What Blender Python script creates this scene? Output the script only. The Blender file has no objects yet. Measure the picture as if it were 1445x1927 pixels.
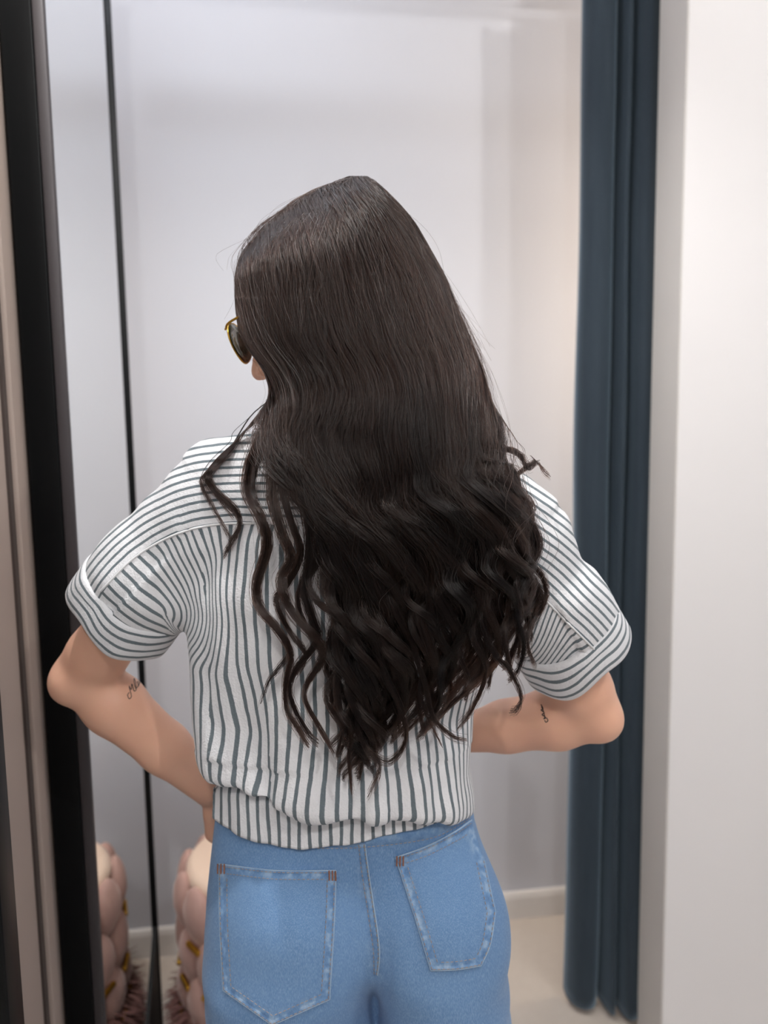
import bpy, bmesh, math, random
import numpy as np
from math import sin, cos, radians, pi, sqrt
from mathutils import Vector, Matrix
from mathutils.bvhtree import BVHTree

random.seed(7); RNG = np.random.default_rng(7)
scene = bpy.context.scene
COL = scene.collection

# ------------------------------------------------------------------ camera
IW, IH, FPX = 1445.0, 1927.0, 1448.0
CAM_H, PITCH, ROLL = 1.40, radians(6.36), radians(-0.9)
c_f = np.array([0, cos(PITCH), -sin(PITCH)])
_u = np.array([0, sin(PITCH), cos(PITCH)]); _x = np.array([1.0, 0, 0])
c_x = cos(ROLL)*_x + sin(ROLL)*_u
c_u = -sin(ROLL)*_x + cos(ROLL)*_u
c_o = np.array([0, 0, CAM_H])
cam_d = bpy.data.cameras.new('camera'); cam = bpy.data.objects.new('camera', cam_d); COL.objects.link(cam)
cam_d.sensor_fit = 'VERTICAL'; cam_d.sensor_height = 24.0; cam_d.lens = FPX/IH*24.0
cam_d.clip_start = 0.05
M = Matrix.Identity(4)
for i in range(3):
    M[i][0], M[i][1], M[i][2], M[i][3] = c_x[i], c_u[i], -c_f[i], c_o[i]
cam.matrix_world = M
cam_d.dof.use_dof = True; cam_d.dof.focus_distance = 0.765; cam_d.dof.aperture_fstop = 2.4
scene.camera = cam

def ray(px, py):
    px = np.asarray(px, float); py = np.asarray(py, float)
    return c_f + np.multiply.outer((px-IW/2)/FPX, c_x) - np.multiply.outer((py-IH/2)/FPX, c_u)
def at_y(px, py, Y):
    r = ray(px, py); return c_o + r*(np.asarray(Y, float)/r[..., 1])[..., None]
def P(px, py, Y): return at_y(px, py, Y)

# ------------------------------------------------------------------ light
scene.view_settings.view_transform = 'Standard'
scene.view_settings.look = 'None'
scene.view_settings.exposure = 0.0
scene.view_settings.gamma = 1.0
scene.view_settings.use_curve_mapping = False
world = bpy.data.worlds.new('world'); scene.world = world; world.use_nodes = True
bg = world.node_tree.nodes['Background']
bg.inputs[0].default_value = (0.86, 0.9, 1.0, 1); bg.inputs[1].default_value = 0.30

# room axes: u to the right along the back wall, v into the booth
YAW = radians(7.82); SC = CAM_H/1.35
def RM(u, v, z=0.0): return Vector((u*cos(YAW)-v*sin(YAW), u*sin(YAW)+v*cos(YAW), z))
CEIL = 2.75
def lamp(name, kind, u, v, z, energy, color, size=0.1, target=None, spot=None, blend=0.5):
    d = bpy.data.lights.new(name, kind); d.energy = energy; d.color = color
    if kind == 'AREA': d.shape = 'DISK'; d.size = size
    else: d.shadow_soft_size = size
    if kind == 'SPOT': d.spot_size = radians(spot or 70); d.spot_blend = blend
    o = bpy.data.objects.new(name, d); COL.objects.link(o); o.location = RM(u, v, z)
    t = Vector(target) if target is not None else o.location - Vector((0, 0, 1))
    o.rotation_euler = (t-o.location).to_track_quat('-Z', 'Y').to_euler()
    return o
WARM, COOL, NEUT = (1.0, 0.82, 0.62), (0.84, 0.9, 1.0), (1.0, 0.98, 0.96)
DOWNLIGHTS_AND_FILLS = [  # u, v, energy, colour, spot cone (0: point light)
    (-0.10, 0.70, 56, NEUT, 130),
    (-0.22, 1.35, 8, COOL, 0),
    (1.45, 1.78, 15, WARM, -1),  # unseen warm light added to tint the right of the back wall
    (1.15, 0.20, 26, NEUT, 0),  # unseen fill added to brighten the white partition front
    (-0.15, -1.3, 36, NEUT, 0),  # unseen fill added behind the camera for the woman's back
    (1.05, -1.2, 38, NEUT, 0),  # unseen fill added behind the camera for the partition
]
for (u, v, e, colr, cone) in DOWNLIGHTS_AND_FILLS:
    if cone < 0: lamp('warm_fill_light', 'POINT', u, v, 1.75, e, colr, 0.06)
    elif cone: lamp('downlight_or_fill', 'SPOT', u, v, CEIL-0.06, e, colr, 0.030, None, cone, 0.5)
    else: lamp('downlight_or_fill', 'POINT', u, v, CEIL-0.06, e, colr, 0.035)

# ------------------------------------------------------------------ material helpers
def lin(r, g, b):
    f = lambda c: (c/255/12.92) if c/255 <= 0.04045 else ((c/255+0.055)/1.055)**2.4
    return (f(r), f(g), f(b), 1.0)
class NT:
    def __init__(s, name):
        s.m = bpy.data.materials.new(name); s.m.use_nodes = True
        s.t = s.m.node_tree; s.n = s.t.nodes; s.l = s.t.links
        s.b = s.n['Principled BSDF']; s.out = s.n['Material Output']
    def add(s, ty, **kw):
        n = s.n.new(ty)
        for k, v in kw.items():
            if k.startswith('i_'):
                key = k[2:]; key = int(key) if key.isdigit() else key
                s.put(n.inputs[key], v)
            else: setattr(n, k, v)
        return n
    def put(s, sock, v):
        if isinstance(v, bpy.types.NodeSocket): s.l.new(v, sock)
        else: sock.default_value = v
    def math(s, op, a, b=None, c=None):
        n = s.n.new('ShaderNodeMath'); n.operation = op
        s.put(n.inputs[0], a)
        if b is not None: s.put(n.inputs[1], b)
        if c is not None: s.put(n.inputs[2], c)
        return n.outputs[0]
    def mix(s, fac, a, b, mode='MIX'):
        n = s.n.new('ShaderNodeMix'); n.data_type = 'RGBA'; n.blend_type = mode
        s.put(n.inputs[0], fac); s.put(n.inputs[6], a); s.put(n.inputs[7], b)
        return n.outputs[2]
    def attr(s, name):
        n = s.n.new('ShaderNodeAttribute'); n.attribute_name = name; return n.outputs['Fac']
    def pos(s):
        return s.n.new('ShaderNodeNewGeometry').outputs['Position']
    def obj(s):
        return s.n.new('ShaderNodeTexCoord').outputs['Object']
    def noise(s, vec, scale, detail=3, rough=0.5):
        n = s.n.new('ShaderNodeTexNoise'); s.put(n.inputs['Vector'], vec)
        n.inputs['Scale'].default_value = scale; n.inputs['Detail'].default_value = detail; n.inputs['Roughness'].default_value = rough
        return n.outputs['Fac']
    def scalev(s, vec, sc):
        n = s.n.new('ShaderNodeVectorMath'); n.operation = 'MULTIPLY'; s.put(n.inputs[0], vec); n.inputs[1].default_value = sc
        return n.outputs[0]
    def ramp(s, fac, stops):
        n = s.n.new('ShaderNodeValToRGB'); s.put(n.inputs[0], fac)
        e = n.color_ramp.elements
        while len(e) < len(stops): e.new(0.5)
        for k, (p, c) in enumerate(stops): e[k].position = p; e[k].color = c
        return n.outputs[0]
    def bump(s, h, strength=0.3, dist=0.002):
        n = s.n.new('ShaderNodeBump'); n.inputs['Strength'].default_value = strength; n.inputs['Distance'].default_value = dist
        s.put(n.inputs['Height'], h); s.l.new(n.outputs[0], s.b.inputs['Normal'])
    def set(s, **kw):
        for k, v in kw.items(): s.put(s.b.inputs[k.replace('_', ' ')], v)
        return s

def mat_wall(name, col, var=0.03, rough=0.75, scale=3.0):
    t = NT(name)
    n = t.noise(t.pos(), scale, 4)
    c2 = tuple(x*(1-var*3) for x in col[:3])+(1,)
    t.set(Base_Color=t.mix(t.math('MULTIPLY', n, 0.5), col, c2), Roughness=rough)
    t.bump(t.noise(t.pos(), 220, 3), 0.06, 0.001)
    return t.m
def mat_plain(name, col, rough=0.5, metal=0.0, nscale=40, var=0.06, bump=0.05):
    t = NT(name)
    n = t.noise(t.obj(), nscale, 3)
    t.set(Base_Color=t.mix(n, col, tuple(x*(1-var) for x in col[:3])+(1,)), Roughness=rough, Metallic=metal)
    if bump: t.bump(n, bump, 0.001)
    return t.m

MAT = {}
MAT['wall'] = mat_wall('painted_white_wall', lin(207, 209, 216))
MAT['wall_front'] = mat_wall('bright_white_paint', lin(238, 236, 236))
MAT['jamb'] = mat_wall('scuffed_jamb_paint', lin(214, 211, 207), 0.06, 0.6, 7)
MAT['base'] = mat_plain('baseboard_gloss_paint', lin(226, 222, 218), 0.35)
MAT['ceil'] = mat_wall('ceiling_paint', lin(235, 235, 235))
MAT['beige'] = mat_wall('beige_panel', lin(176, 160, 150), 0.06, 0.6, 9)
MAT['beige_dark'] = mat_plain('dark_groove', lin(72, 62, 58), 0.6)
MAT['black'] = mat_plain('black_lacquer', (0.004, 0.0045, 0.005, 1), 0.45)
MAT['black'].node_tree.nodes['Principled BSDF'].inputs['Specular IOR Level'].default_value = 0.15
MAT['greymetal'] = mat_plain('brushed_grey_metal', lin(66, 62, 64), 0.5, 0.3)
MAT['gold'] = mat_plain('brushed_gold', lin(206, 160, 62), 0.3, 1.0)
MAT['lampwhite'] = mat_plain('lamp_housing', lin(230, 230, 230), 0.4)
t = NT('mirror_glass'); t.set(Base_Color=t.mix(t.noise(t.obj(), 2.0), (0.86, 0.87, 0.86, 1), (0.88, 0.885, 0.88, 1)), Metallic=1.0, Roughness=0.015); MAT['mirror'] = t.m
# floor: pale grey beige polished concrete
t = NT('polished_concrete_floor')
n1 = t.noise(t.pos(), 2.2, 5, 0.6); n2 = t.noise(t.pos(), 38, 4)
t.set(Base_Color=t.mix(n1, t.mix(n2, lin(198, 188, 176), lin(184, 172, 160)), lin(206, 197, 187)), Roughness=t.math('ADD', 0.28, t.math('MULTIPLY', n2, 0.2)))
MAT['floor'] = t.m
# velvet curtain
t = NT('navy_velvet')
sv = t.scalev(t.obj(), (60, 60, 6))
n = t.noise(sv, 1.0, 4)
t.set(Base_Color=t.mix(n, (0.019, 0.029, 0.040, 1), (0.033, 0.047, 0.061, 1)), Roughness=0.8, Sheen_Weight=0.9, Sheen_Roughness=0.4, Sheen_Tint=(0.35, 0.47, 0.58, 1), Specular_IOR_Level=0.2)
t.bump(t.noise(t.obj(), 900, 2), 0.15, 0.0006)
MAT['velvet'] = t.m
# pouf
def velvet_pink(name, a, b):
    t = NT(name); n = t.noise(t.obj(), 30, 3)
    t.set(Base_Color=t.mix(n, a, b), Roughness=0.75, Sheen_Weight=0.5, Sheen_Roughness=0.4, Sheen_Tint=(1, 0.85, 0.8, 1))
    t.bump(t.noise(t.obj(), 700, 2), 0.1, 0.0005); return t.m
MAT['pink'] = velvet_pink('dusty_pink_velvet', lin(196, 160, 148), lin(176, 138, 128))
MAT['cream'] = velvet_pink('cream_seat_velvet', lin(240, 214, 192), lin(232, 204, 182))
t = NT('faux_fur'); n = t.noise(t.obj(), 60, 2)
t.set(Base_Color=t.mix(n, lin(118, 80, 74), lin(158, 112, 104)), Roughness=0.7); MAT['fur'] = t.m

# skin
t = NT('skin')
n = t.noise(t.pos(), 14, 4); n2 = t.noise(t.pos(), 420, 3)
t.set(Base_Color=t.mix(n, lin(238, 190, 163), lin(225, 172, 145)), Roughness=0.48, Subsurface_Weight=0.12, Subsurface_Radius=(0.010, 0.004, 0.002), Subsurface_Scale=0.5)
t.bump(n2, 0.08, 0.0004); MAT['skin'] = t.m
t = NT('tattoo_ink'); t.set(Base_Color=t.mix(t.noise(t.obj(), 200), (0.016, 0.016, 0.02, 1), (0.03, 0.028, 0.03, 1)), Roughness=0.6); MAT['ink'] = t.m

# striped gauze: stripe coordinates are stored on the mesh
PERIOD = 0.0114
WHITE, STRIPE = lin(233, 234, 237), lin(86, 101, 108)
def gauze(name, fields):
    """fields: list of (region attribute or None, stripe attribute)"""
    t = NT(name)
    pos = t.pos()
    wob = t.math('MULTIPLY', t.math('SUBTRACT', t.noise(pos, 28, 3), 0.5), 0.30)
    fine = t.math('MULTIPLY', t.math('SUBTRACT', t.noise(pos, 900, 2), 0.5), 0.22)
    def stripe(a):
        s = t.math('ADD', t.math('DIVIDE', t.attr(a), PERIOD), wob)
        fr = t.math('ABSOLUTE', t.math('SUBTRACT', t.math('FRACT', s), 0.5))
        fr = t.math('ADD', fr, t.math('MULTIPLY', fine, 0.25))
        n = t.n.new('ShaderNodeMapRange'); t.put(n.inputs[0], fr)
        n.inputs[1].default_value = 0.152; n.inputs[2].default_value = 0.182; n.inputs[3].default_value = 1; n.inputs[4].default_value = 0
        return n.outputs[0]
    cur = stripe(fields[0][1])
    for reg, a in fields[1:]:
        g = t.math('GREATER_THAN', t.attr(reg), 0.0)
        s2 = stripe(a)
        cur = t.math('ADD', t.math('MULTIPLY', cur, t.math('SUBTRACT', 1.0, g)), t.math('MULTIPLY', s2, g))
    col = t.mix(t.math('MULTIPLY', cur, 0.93), WHITE, STRIPE)
    col = t.mix(t.math('MULTIPLY', t.noise(pos, 700, 3), 0.12), col, (0.5, 0.5, 0.52, 1), 'MULTIPLY')
    t.set(Base_Color=col, Roughness=0.88, Sheen_Weight=0.15, Specular_IOR_Level=0.25)
    h = t.math('ADD', t.math('MULTIPLY', t.noise(t.scalev(pos, (160, 160, 60)), 1.0, 3), 1.0), t.math('MULTIPLY', t.noise(pos, 480, 3), 0.6))
    t.bump(h, 0.55, 0.0026)
    return t.m
MAT['gauze'] = gauze('striped_gauze', [(None, 's_back'), ('yoke', 's_yoke')])
MAT['gauze_simple'] = gauze('striped_gauze_band', [(None, 's_back')])
MAT['whitethread'] = mat_plain('white_seam_thread', lin(232, 233, 235), 0.9, 0, 300)

# denim
def denim(name, edge=False):
    t = NT(name)
    pos = t.pos()
    n1 = t.noise(pos, 9, 4, 0.6); n2 = t.noise(pos, 130, 4, 0.7)
    sv = t.scalev(pos, (1500, 1500, 300)); n3 = t.noise(sv, 1.0, 2)
    base = t.mix(n1, lin(92, 130, 174), lin(114, 152, 194))
    base = t.mix(t.math('MULTIPLY', n2, 0.30), base, lin(60, 97, 148))
    tw = t.n.new('ShaderNodeMapRange'); t.put(tw.inputs[0], n3); tw.inputs[1].default_value = 0.42; tw.inputs[2].default_value = 0.72
    base = t.mix(t.math('MULTIPLY', tw.outputs[0], 0.36), base, lin(176, 202, 226))
    w = t.attr('wear')     # seam puckering: worn ridges and dark hollows along the seams
    pk = t.noise(t.scalev(pos, (95, 95, 95)), 1.0, 2)
    pr = t.ramp(pk, [(0.36, lin(66, 104, 152)), (0.5, lin(112, 152, 196)), (0.64, lin(186, 208, 226))])
    base = t.mix(t.math('MULTIPLY', w, 0.55), base, pr)
    t.set(Base_Color=base, Roughness=0.85, Sheen_Weight=0.12, Specular_IOR_Level=0.25)
    t.bump(t.math('ADD', t.math('MULTIPLY', n3, 0.5), t.math('MULTIPLY', t.math('MULTIPLY', pk, w), 3.0)), 0.35, 0.0012)
    return t.m
MAT['denim'] = denim('washed_blue_denim')
MAT['stitch'] = mat_plain('tan_stitching', lin(172, 150, 128), 0.8, 0, 300)
MAT['stitch2'] = mat_plain('rust_bartack', lin(150, 96, 70), 0.8, 0, 300)
MAT['denim_edge'] = mat_plain('pale_denim_edge', lin(170, 194, 216), 0.9, 0, 500, 0.25)

# hair
t = NT('dark_brown_hair_mass')
t.set(Base_Color=t.mix(t.noise(t.pos(), 60), (0.006, 0.004, 0.0035, 1), (0.011, 0.007, 0.006, 1)), Roughness=0.5, Specular_IOR_Level=0.3); MAT['hairmass'] = t.m
m = bpy.data.materials.new('dark_brown_hair'); m.use_nodes = True
for x in list(m.node_tree.nodes): m.node_tree.nodes.remove(x)
hb = m.node_tree.nodes.new('ShaderNodeBsdfHairPrincipled'); ho = m.node_tree.nodes.new('ShaderNodeOutputMaterial')
hi = m.node_tree.nodes.new('ShaderNodeAttribute'); hi.attribute_name = 'tone'; hr = m.node_tree.nodes.new('ShaderNodeValToRGB')
hr.color_ramp.elements[0].color = (0.0022, 0.0013, 0.0012, 1); hr.color_ramp.elements[1].color = (0.0145, 0.0070, 0.0048, 1)
m.node_tree.links.new(hi.outputs['Fac'], hr.inputs[0])
hb.parametrization = 'COLOR'
m.node_tree.links.new(hr.outputs[0], hb.inputs['Color'])
hb.inputs['Roughness'].default_value = 0.19; hb.inputs['Radial Roughness'].default_value = 0.30; hb.inputs['IOR'].default_value = 1.40
if 'Random Roughness' in hb.inputs: hb.inputs['Random Roughness'].default_value = 0.3
m.node_tree.links.new(hb.outputs[0], ho.inputs[0]); MAT['hair'] = m

# ------------------------------------------------------------------ object helpers
def link(name, me, mat, parent=None, smooth=True):
    o = bpy.data.objects.new(name, me); COL.objects.link(o)
    if mat is not None and not me.materials: me.materials.append(MAT[mat] if isinstance(mat, str) else mat)
    if smooth and hasattr(me, 'polygons'): me.polygons.foreach_set('use_smooth', [True]*len(me.polygons))
    if parent is not None: o.parent = parent
    return o
def mesh_np(name, V, F):
    me = bpy.data.meshes.new(name)
    V = np.asarray(V, np.float32); F = np.asarray(F, np.int32)
    me.vertices.add(len(V)); me.vertices.foreach_set('co', V.ravel())
    k = F.shape[1]
    me.loops.add(F.size); me.loops.foreach_set('vertex_index', F.ravel())
    me.polygons.add(len(F)); me.polygons.foreach_set('loop_start', np.arange(0, F.size, k, dtype=np.int32))
    me.update(calc_edges=True); me.validate(); return me
def fattr(me, name, vals):
    a = me.attributes.new(name, 'FLOAT', 'POINT'); a.data.foreach_set('value', np.asarray(vals, np.float32))
def bm_mesh(name, bm):
    me = bpy.data.meshes.new(name); bm.normal_update(); bm.to_mesh(me); bm.free(); return me
def tag(o, label=None, cat=None, group=None, kind=None):
    for k, v in (('label', label), ('category', cat), ('group', group), ('kind', kind)):
        if v: o[k] = v
    return o
def empty(name, loc, rz=0.0):
    o = bpy.data.objects.new(name, None); COL.objects.link(o); o.location = loc; o.rotation_euler = (0, 0, rz); o.empty_display_size = 0.05
    return o
def box(u0, u1, v0, v1, z0, z1, bev=0.0, seg=2):
    bm = bmesh.new(); bmesh.ops.create_cube(bm, size=1.0)
    for v in bm.verts:
        v.co = Vector(((u0+u1)/2+v.co.x*(u1-u0), (v0+v1)/2+v.co.y*(v1-v0), (z0+z1)/2+v.co.z*(z1-z0)))
    if bev: bmesh.ops.bevel(bm, geom=bm.edges[:], offset=bev, segments=seg, affect='EDGES', profile=0.5)
    return bm
def room_obj(name, bm, mat, parent=None, smooth=False):
    o = link(name, bm_mesh(name, bm), mat, parent, smooth)
    if parent is None: o.rotation_euler = (0, 0, YAW)
    return o
def struct(name, bm, mat, parent=None):
    o = room_obj(name, bm, mat, parent)
    if parent is None: o['kind'] = 'structure'
    return o
def tube_arrays(pts, rad, sides=6, close_ends=True, loop=False):
    pts = np.asarray(pts, float); n = len(pts); rad = np.broadcast_to(np.asarray(rad, float), (n,))
    if loop: tan = np.roll(pts, -1, 0)-np.roll(pts, 1, 0)
    else: tan = np.gradient(pts, axis=0)
    tan /= np.linalg.norm(tan, axis=1)[:, None]+1e-12
    ref = np.array([0, 0, 1.0]) if abs(tan[0][2]) < 0.9 else np.array([1.0, 0, 0])
    N = np.zeros_like(pts); nrm = np.cross(tan[0], ref); nrm /= np.linalg.norm(nrm)
    for i in range(n):
        nrm = nrm-tan[i]*(nrm@tan[i]); nrm /= np.linalg.norm(nrm)+1e-12; N[i] = nrm
    B = np.cross(tan, N)
    a = np.arange(sides)*2*pi/sides
    V = (pts[:, None, :]+rad[:, None, None]*(np.cos(a)[None, :, None]*N[:, None, :]+np.sin(a)[None, :, None]*B[:, None, :])).reshape(-1, 3)
    F = []
    m = n if loop else n-1
    for i in range(m):
        j = (i+1) % n
        for k in range(sides):
            l = (k+1) % sides
            F.append((i*sides+k, i*sides+l, j*sides+l, j*sides+k))
    return V, np.array(F, int)
def join_arrays(parts):
    Vs, Fs, o = [], [], 0
    for V, F in parts: Vs.append(V); Fs.append(F+o); o += len(V)
    return np.vstack(Vs), np.vstack(Fs)
def smooth_poly(pts, n):
    """Catmull-Rom through the points, resampled to n"""
    p = np.asarray(pts, float); q = np.vstack([2*p[0]-p[1], p, 2*p[-1]-p[-2]])
    s = np.linspace(0, len(p)-1-1e-9, n); i = s.astype(int); t = (s-i)[:, None]
    a, b, c, d = q[i], q[i+1], q[i+2], q[i+3]
    return 0.5*((2*b)+(-a+c)*t+(2*a-5*b+4*c-d)*t**2+(-a+3*b-3*c+d)*t**3)
_lat = RNG.random((33, 33, 33))
def vnoise(p):
    """smooth value noise in [-1, 1] for points (N, 3)"""
    p = np.asarray(p, float); i = np.floor(p).astype(int); f = p-i; f = f*f*(3-2*f); i %= 32
    r = 0
    for dx in (0, 1):
        for dy in (0, 1):
            for dz in (0, 1):
                w = (f[:, 0] if dx else 1-f[:, 0])*(f[:, 1] if dy else 1-f[:, 1])*(f[:, 2] if dz else 1-f[:, 2])
                r = r+w*_lat[i[:, 0]+dx, i[:, 1]+dy, i[:, 2]+dz]
    return r*2-1

# ------------------------------------------------------------------ implicit modelling
def smin(a, b, k):
    if k <= 0: return np.minimum(a, b)
    h = np.clip(0.5+0.5*(b-a)/k, 0, 1); return b+(a-b)*h-k*h*(1-h)
def smax(a, b, k): return -smin(-a, -b, k)
class Field:
    def __init__(s, lo, hi, h):
        s.lo = np.array(lo, float); s.h = h
        s.n = [int(math.ceil((hi[i]-lo[i])/h))+1 for i in range(3)]
        s.ax = [lo[i]+h*np.arange(s.n[i]) for i in range(3)]
        s.f = np.full(s.n, 0.2, np.float32)
    def block(s, lo, hi):
        sl = []
        for i in range(3):
            a = int(np.clip(np.floor((lo[i]-s.lo[i])/s.h), 0, s.n[i]-1)); b = int(np.clip(np.ceil((hi[i]-s.lo[i])/s.h)+1, a+1, s.n[i])); sl.append(slice(a, b))
        X = s.ax[0][sl[0]][:, None, None]; Y = s.ax[1][sl[1]][None, :, None]; Z = s.ax[2][sl[2]][None, None, :]
        return tuple(sl), X, Y, Z
    def add(s, fn, lo, hi, k=0.0):
        sl, X, Y, Z = s.block(lo, hi); s.f[sl] = smin(s.f[sl], fn(X, Y, Z), k)
    def cut(s, fn, lo, hi, k=0.0):
        sl, X, Y, Z = s.block(lo, hi); s.f[sl] = smax(s.f[sl], -fn(X, Y, Z), k)
    def cone(s, a, b, ra, rb, k=0.01):
        a = np.asarray(a, float); b = np.asarray(b, float); ab = b-a; L = ab@ab; m = max(ra, rb)+k+0.03
        def fn(X, Y, Z):
            x, y, z = X-a[0], Y-a[1], Z-a[2]
            t = np.clip((x*ab[0]+y*ab[1]+z*ab[2])/L, 0, 1)
            return np.sqrt((x-t*ab[0])**2+(y-t*ab[1])**2+(z-t*ab[2])**2)-(ra+(rb-ra)*t)
        s.add(fn, np.minimum(a, b)-m, np.maximum(a, b)+m, k)
    def chain(s, pts, rads, k=0.01):
        for i in range(len(pts)-1): s.cone(pts[i], pts[i+1], rads[i], rads[i+1], k)
    def ell(s, c, r, R=None, k=0.01, cut=False):
        c = np.asarray(c, float); r = np.asarray(r, float); R = np.eye(3) if R is None else np.asarray(R, float); m = r.max()+k+0.03
        def fn(X, Y, Z):
            d = (X-c[0], Y-c[1], Z-c[2])
            q = [(d[0]*R[i][0]+d[1]*R[i][1]+d[2]*R[i][2]) for i in range(3)]
            k0 = np.sqrt(sum((q[i]/r[i])**2 for i in range(3))); k1 = np.sqrt(sum((q[i]/r[i]**2)**2 for i in range(3)))+1e-9
            return k0*(k0-1)/k1
        (s.cut if cut else s.add)(fn, c-m, c+m, k)
    def mesh(s, relax=2):
        f = s.f.astype(np.float32); h = s.h
        nx, ny, nz = f.shape
        corner = [(i, j, k) for i in (0, 1) for j in (0, 1) for k in (0, 1)]
        sub = lambda c: f[c[0]:nx-1+c[0], c[1]:ny-1+c[1], c[2]:nz-1+c[2]]
        neg = np.zeros((nx-1, ny-1, nz-1), np.int8)
        for c in corner: neg += (sub(c) < 0)
        act = (neg > 0) & (neg < 8); idx = np.argwhere(act)
        vid = np.full(act.shape, -1, np.int64); vid[act] = np.arange(len(idx))
        acc = np.zeros((len(idx), 3)); cnt = np.zeros(len(idx))
        val = {c: f[idx[:, 0]+c[0], idx[:, 1]+c[1], idx[:, 2]+c[2]] for c in corner}
        for a in corner:
            for ax in range(3):
                if a[ax]: continue
                b = list(a); b[ax] = 1; b = tuple(b)
                va, vb = val[a], val[b]; m = (va < 0) != (vb < 0)
                t = np.where(m, va/np.where(m, va-vb, 1), 0)
                p = np.array(a, float)[None]+t[:, None]*(np.array(b)-np.array(a))[None]
                acc[m] += p[m]; cnt[m] += 1
        V = s.lo+h*(idx+acc/cnt[:, None])
        Q = []
        for ax in range(3):
            o1, o2 = (ax+1) % 3, (ax+2) % 3
            sl0 = [slice(1, -1)]*3; sl0[ax] = slice(0, -1)
            sl1 = list(sl0); sl1[ax] = slice(1, None)
            A = f[tuple(sl0)] < 0; B = f[tuple(sl1)] < 0
            e = np.argwhere(A != B)
            base = e.copy(); base[:, o1] += 1; base[:, o2] += 1
            def cell(d1, d2):
                c = base.copy(); c[:, o1] += d1; c[:, o2] += d2; return vid[c[:, 0], c[:, 1], c[:, 2]]
            q = np.stack([cell(-1, -1), cell(0, -1), cell(0, 0), cell(-1, 0)], 1)
            flip = ~A[e[:, 0], e[:, 1], e[:, 2]]
            q[flip] = q[flip][:, ::-1]; Q.append(q)
        Q = np.vstack(Q); Q = Q[(Q >= 0).all(1)]
        for _ in range(relax):
            S = np.zeros_like(V); n = np.zeros(len(V))
            for i in range(4):
                np.add.at(S, Q[:, i], V[Q[:, (i+1) % 4]]+V[Q[:, (i+3) % 4]]); np.add.at(n, Q[:, i], 2)
            V = V*0.5+0.5*S/np.maximum(n, 1)[:, None]
        return V, Q
def vnormals(V, Q):
    n = np.cross(V[Q[:, 2]]-V[Q[:, 0]], V[Q[:, 3]]-V[Q[:, 1]]); N = np.zeros_like(V)
    for i in range(4): np.add.at(N, Q[:, i], n)
    return N/(np.linalg.norm(N, axis=1)[:, None]+1e-12)
def bvh_of(V, Q): return BVHTree.FromPolygons([tuple(v) for v in V], [tuple(int(i) for i in q) for q in Q])
def cast(bvh, px, py, off=0.0):
    """where the pixel's ray meets a surface, lifted off it by off"""
    r = ray(px, py); r = r/np.linalg.norm(r)
    h, n, _, _ = bvh.ray_cast(Vector(c_o), Vector(r))
    if h is None: return None
    if n.dot(Vector(r)) > 0: n = -n
    return np.array(h+n*off)

# ================================================================== the room
VB = 1.993                      # back wall
UL = -0.360                     # left wall
UJ, VJ0, VJ1 = 0.790, 1.446, 1.556   # partition end: left face, front face, rear face
struct('floor', box(-0.6, 2.4, -2.6, 2.15, -0.08, 0.0), 'floor')
struct('ceiling', box(-0.6, 2.4, -2.6, 2.15, CEIL, CEIL+0.08), 'ceil')
struct('wall_back', box(UL-0.1, 1.75, VB, VB+0.1, 0.0, CEIL), 'wall')
struct('wall_left', box(UL-0.1, UL, -2.6, VB, 0.0, CEIL), 'beige')
struct('wall_booth_right', box(1.60, 1.70, VJ1, VB, 0.0, CEIL), 'wall')
struct('wall_right', box(UJ+0.003, 2.3, VJ0, VJ1, 0.0, CEIL), 'wall_front')
struct('trim_1', box(UJ, UJ+0.003, VJ0+0.002, VJ1, 0.0, CEIL), 'jamb')
def baseboard(name, u0, u1, v0, v1, along_u=True):
    bm = bmesh.new()
    prof = [(0, 0), (0.014, 0), (0.014, 0.062), (0.010, 0.074), (0.006, 0.078), (0, 0.078)]
    ends = []
    for e in (u0, u1):
        ends.append([bm.verts.new((e, v1-p[0], p[1])) for p in prof])
    n = len(prof)
    for i in range(n): bm.faces.new((ends[0][i], ends[0][(i+1) % n], ends[1][(i+1) % n], ends[1][i]))
    bm.faces.new(ends[0]); bm.faces.new(ends[1][::-1])
    bmesh.ops.recalc_face_normals(bm, faces=bm.faces[:])
    return struct(name, bm, 'base')
baseboard('baseboard_back', UL, 1.60, 0, VB)
# vertical trim boards on the left wall between the two mirrors
struct('trim_2', box(UL, UL+0.004, 1.088, 1.101, 0.0, CEIL), 'beige_dark')
struct('trim_3', box(UL, UL+0.010, 1.101, 1.135, 0.0, CEIL, 0.003), 'beige')

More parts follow.
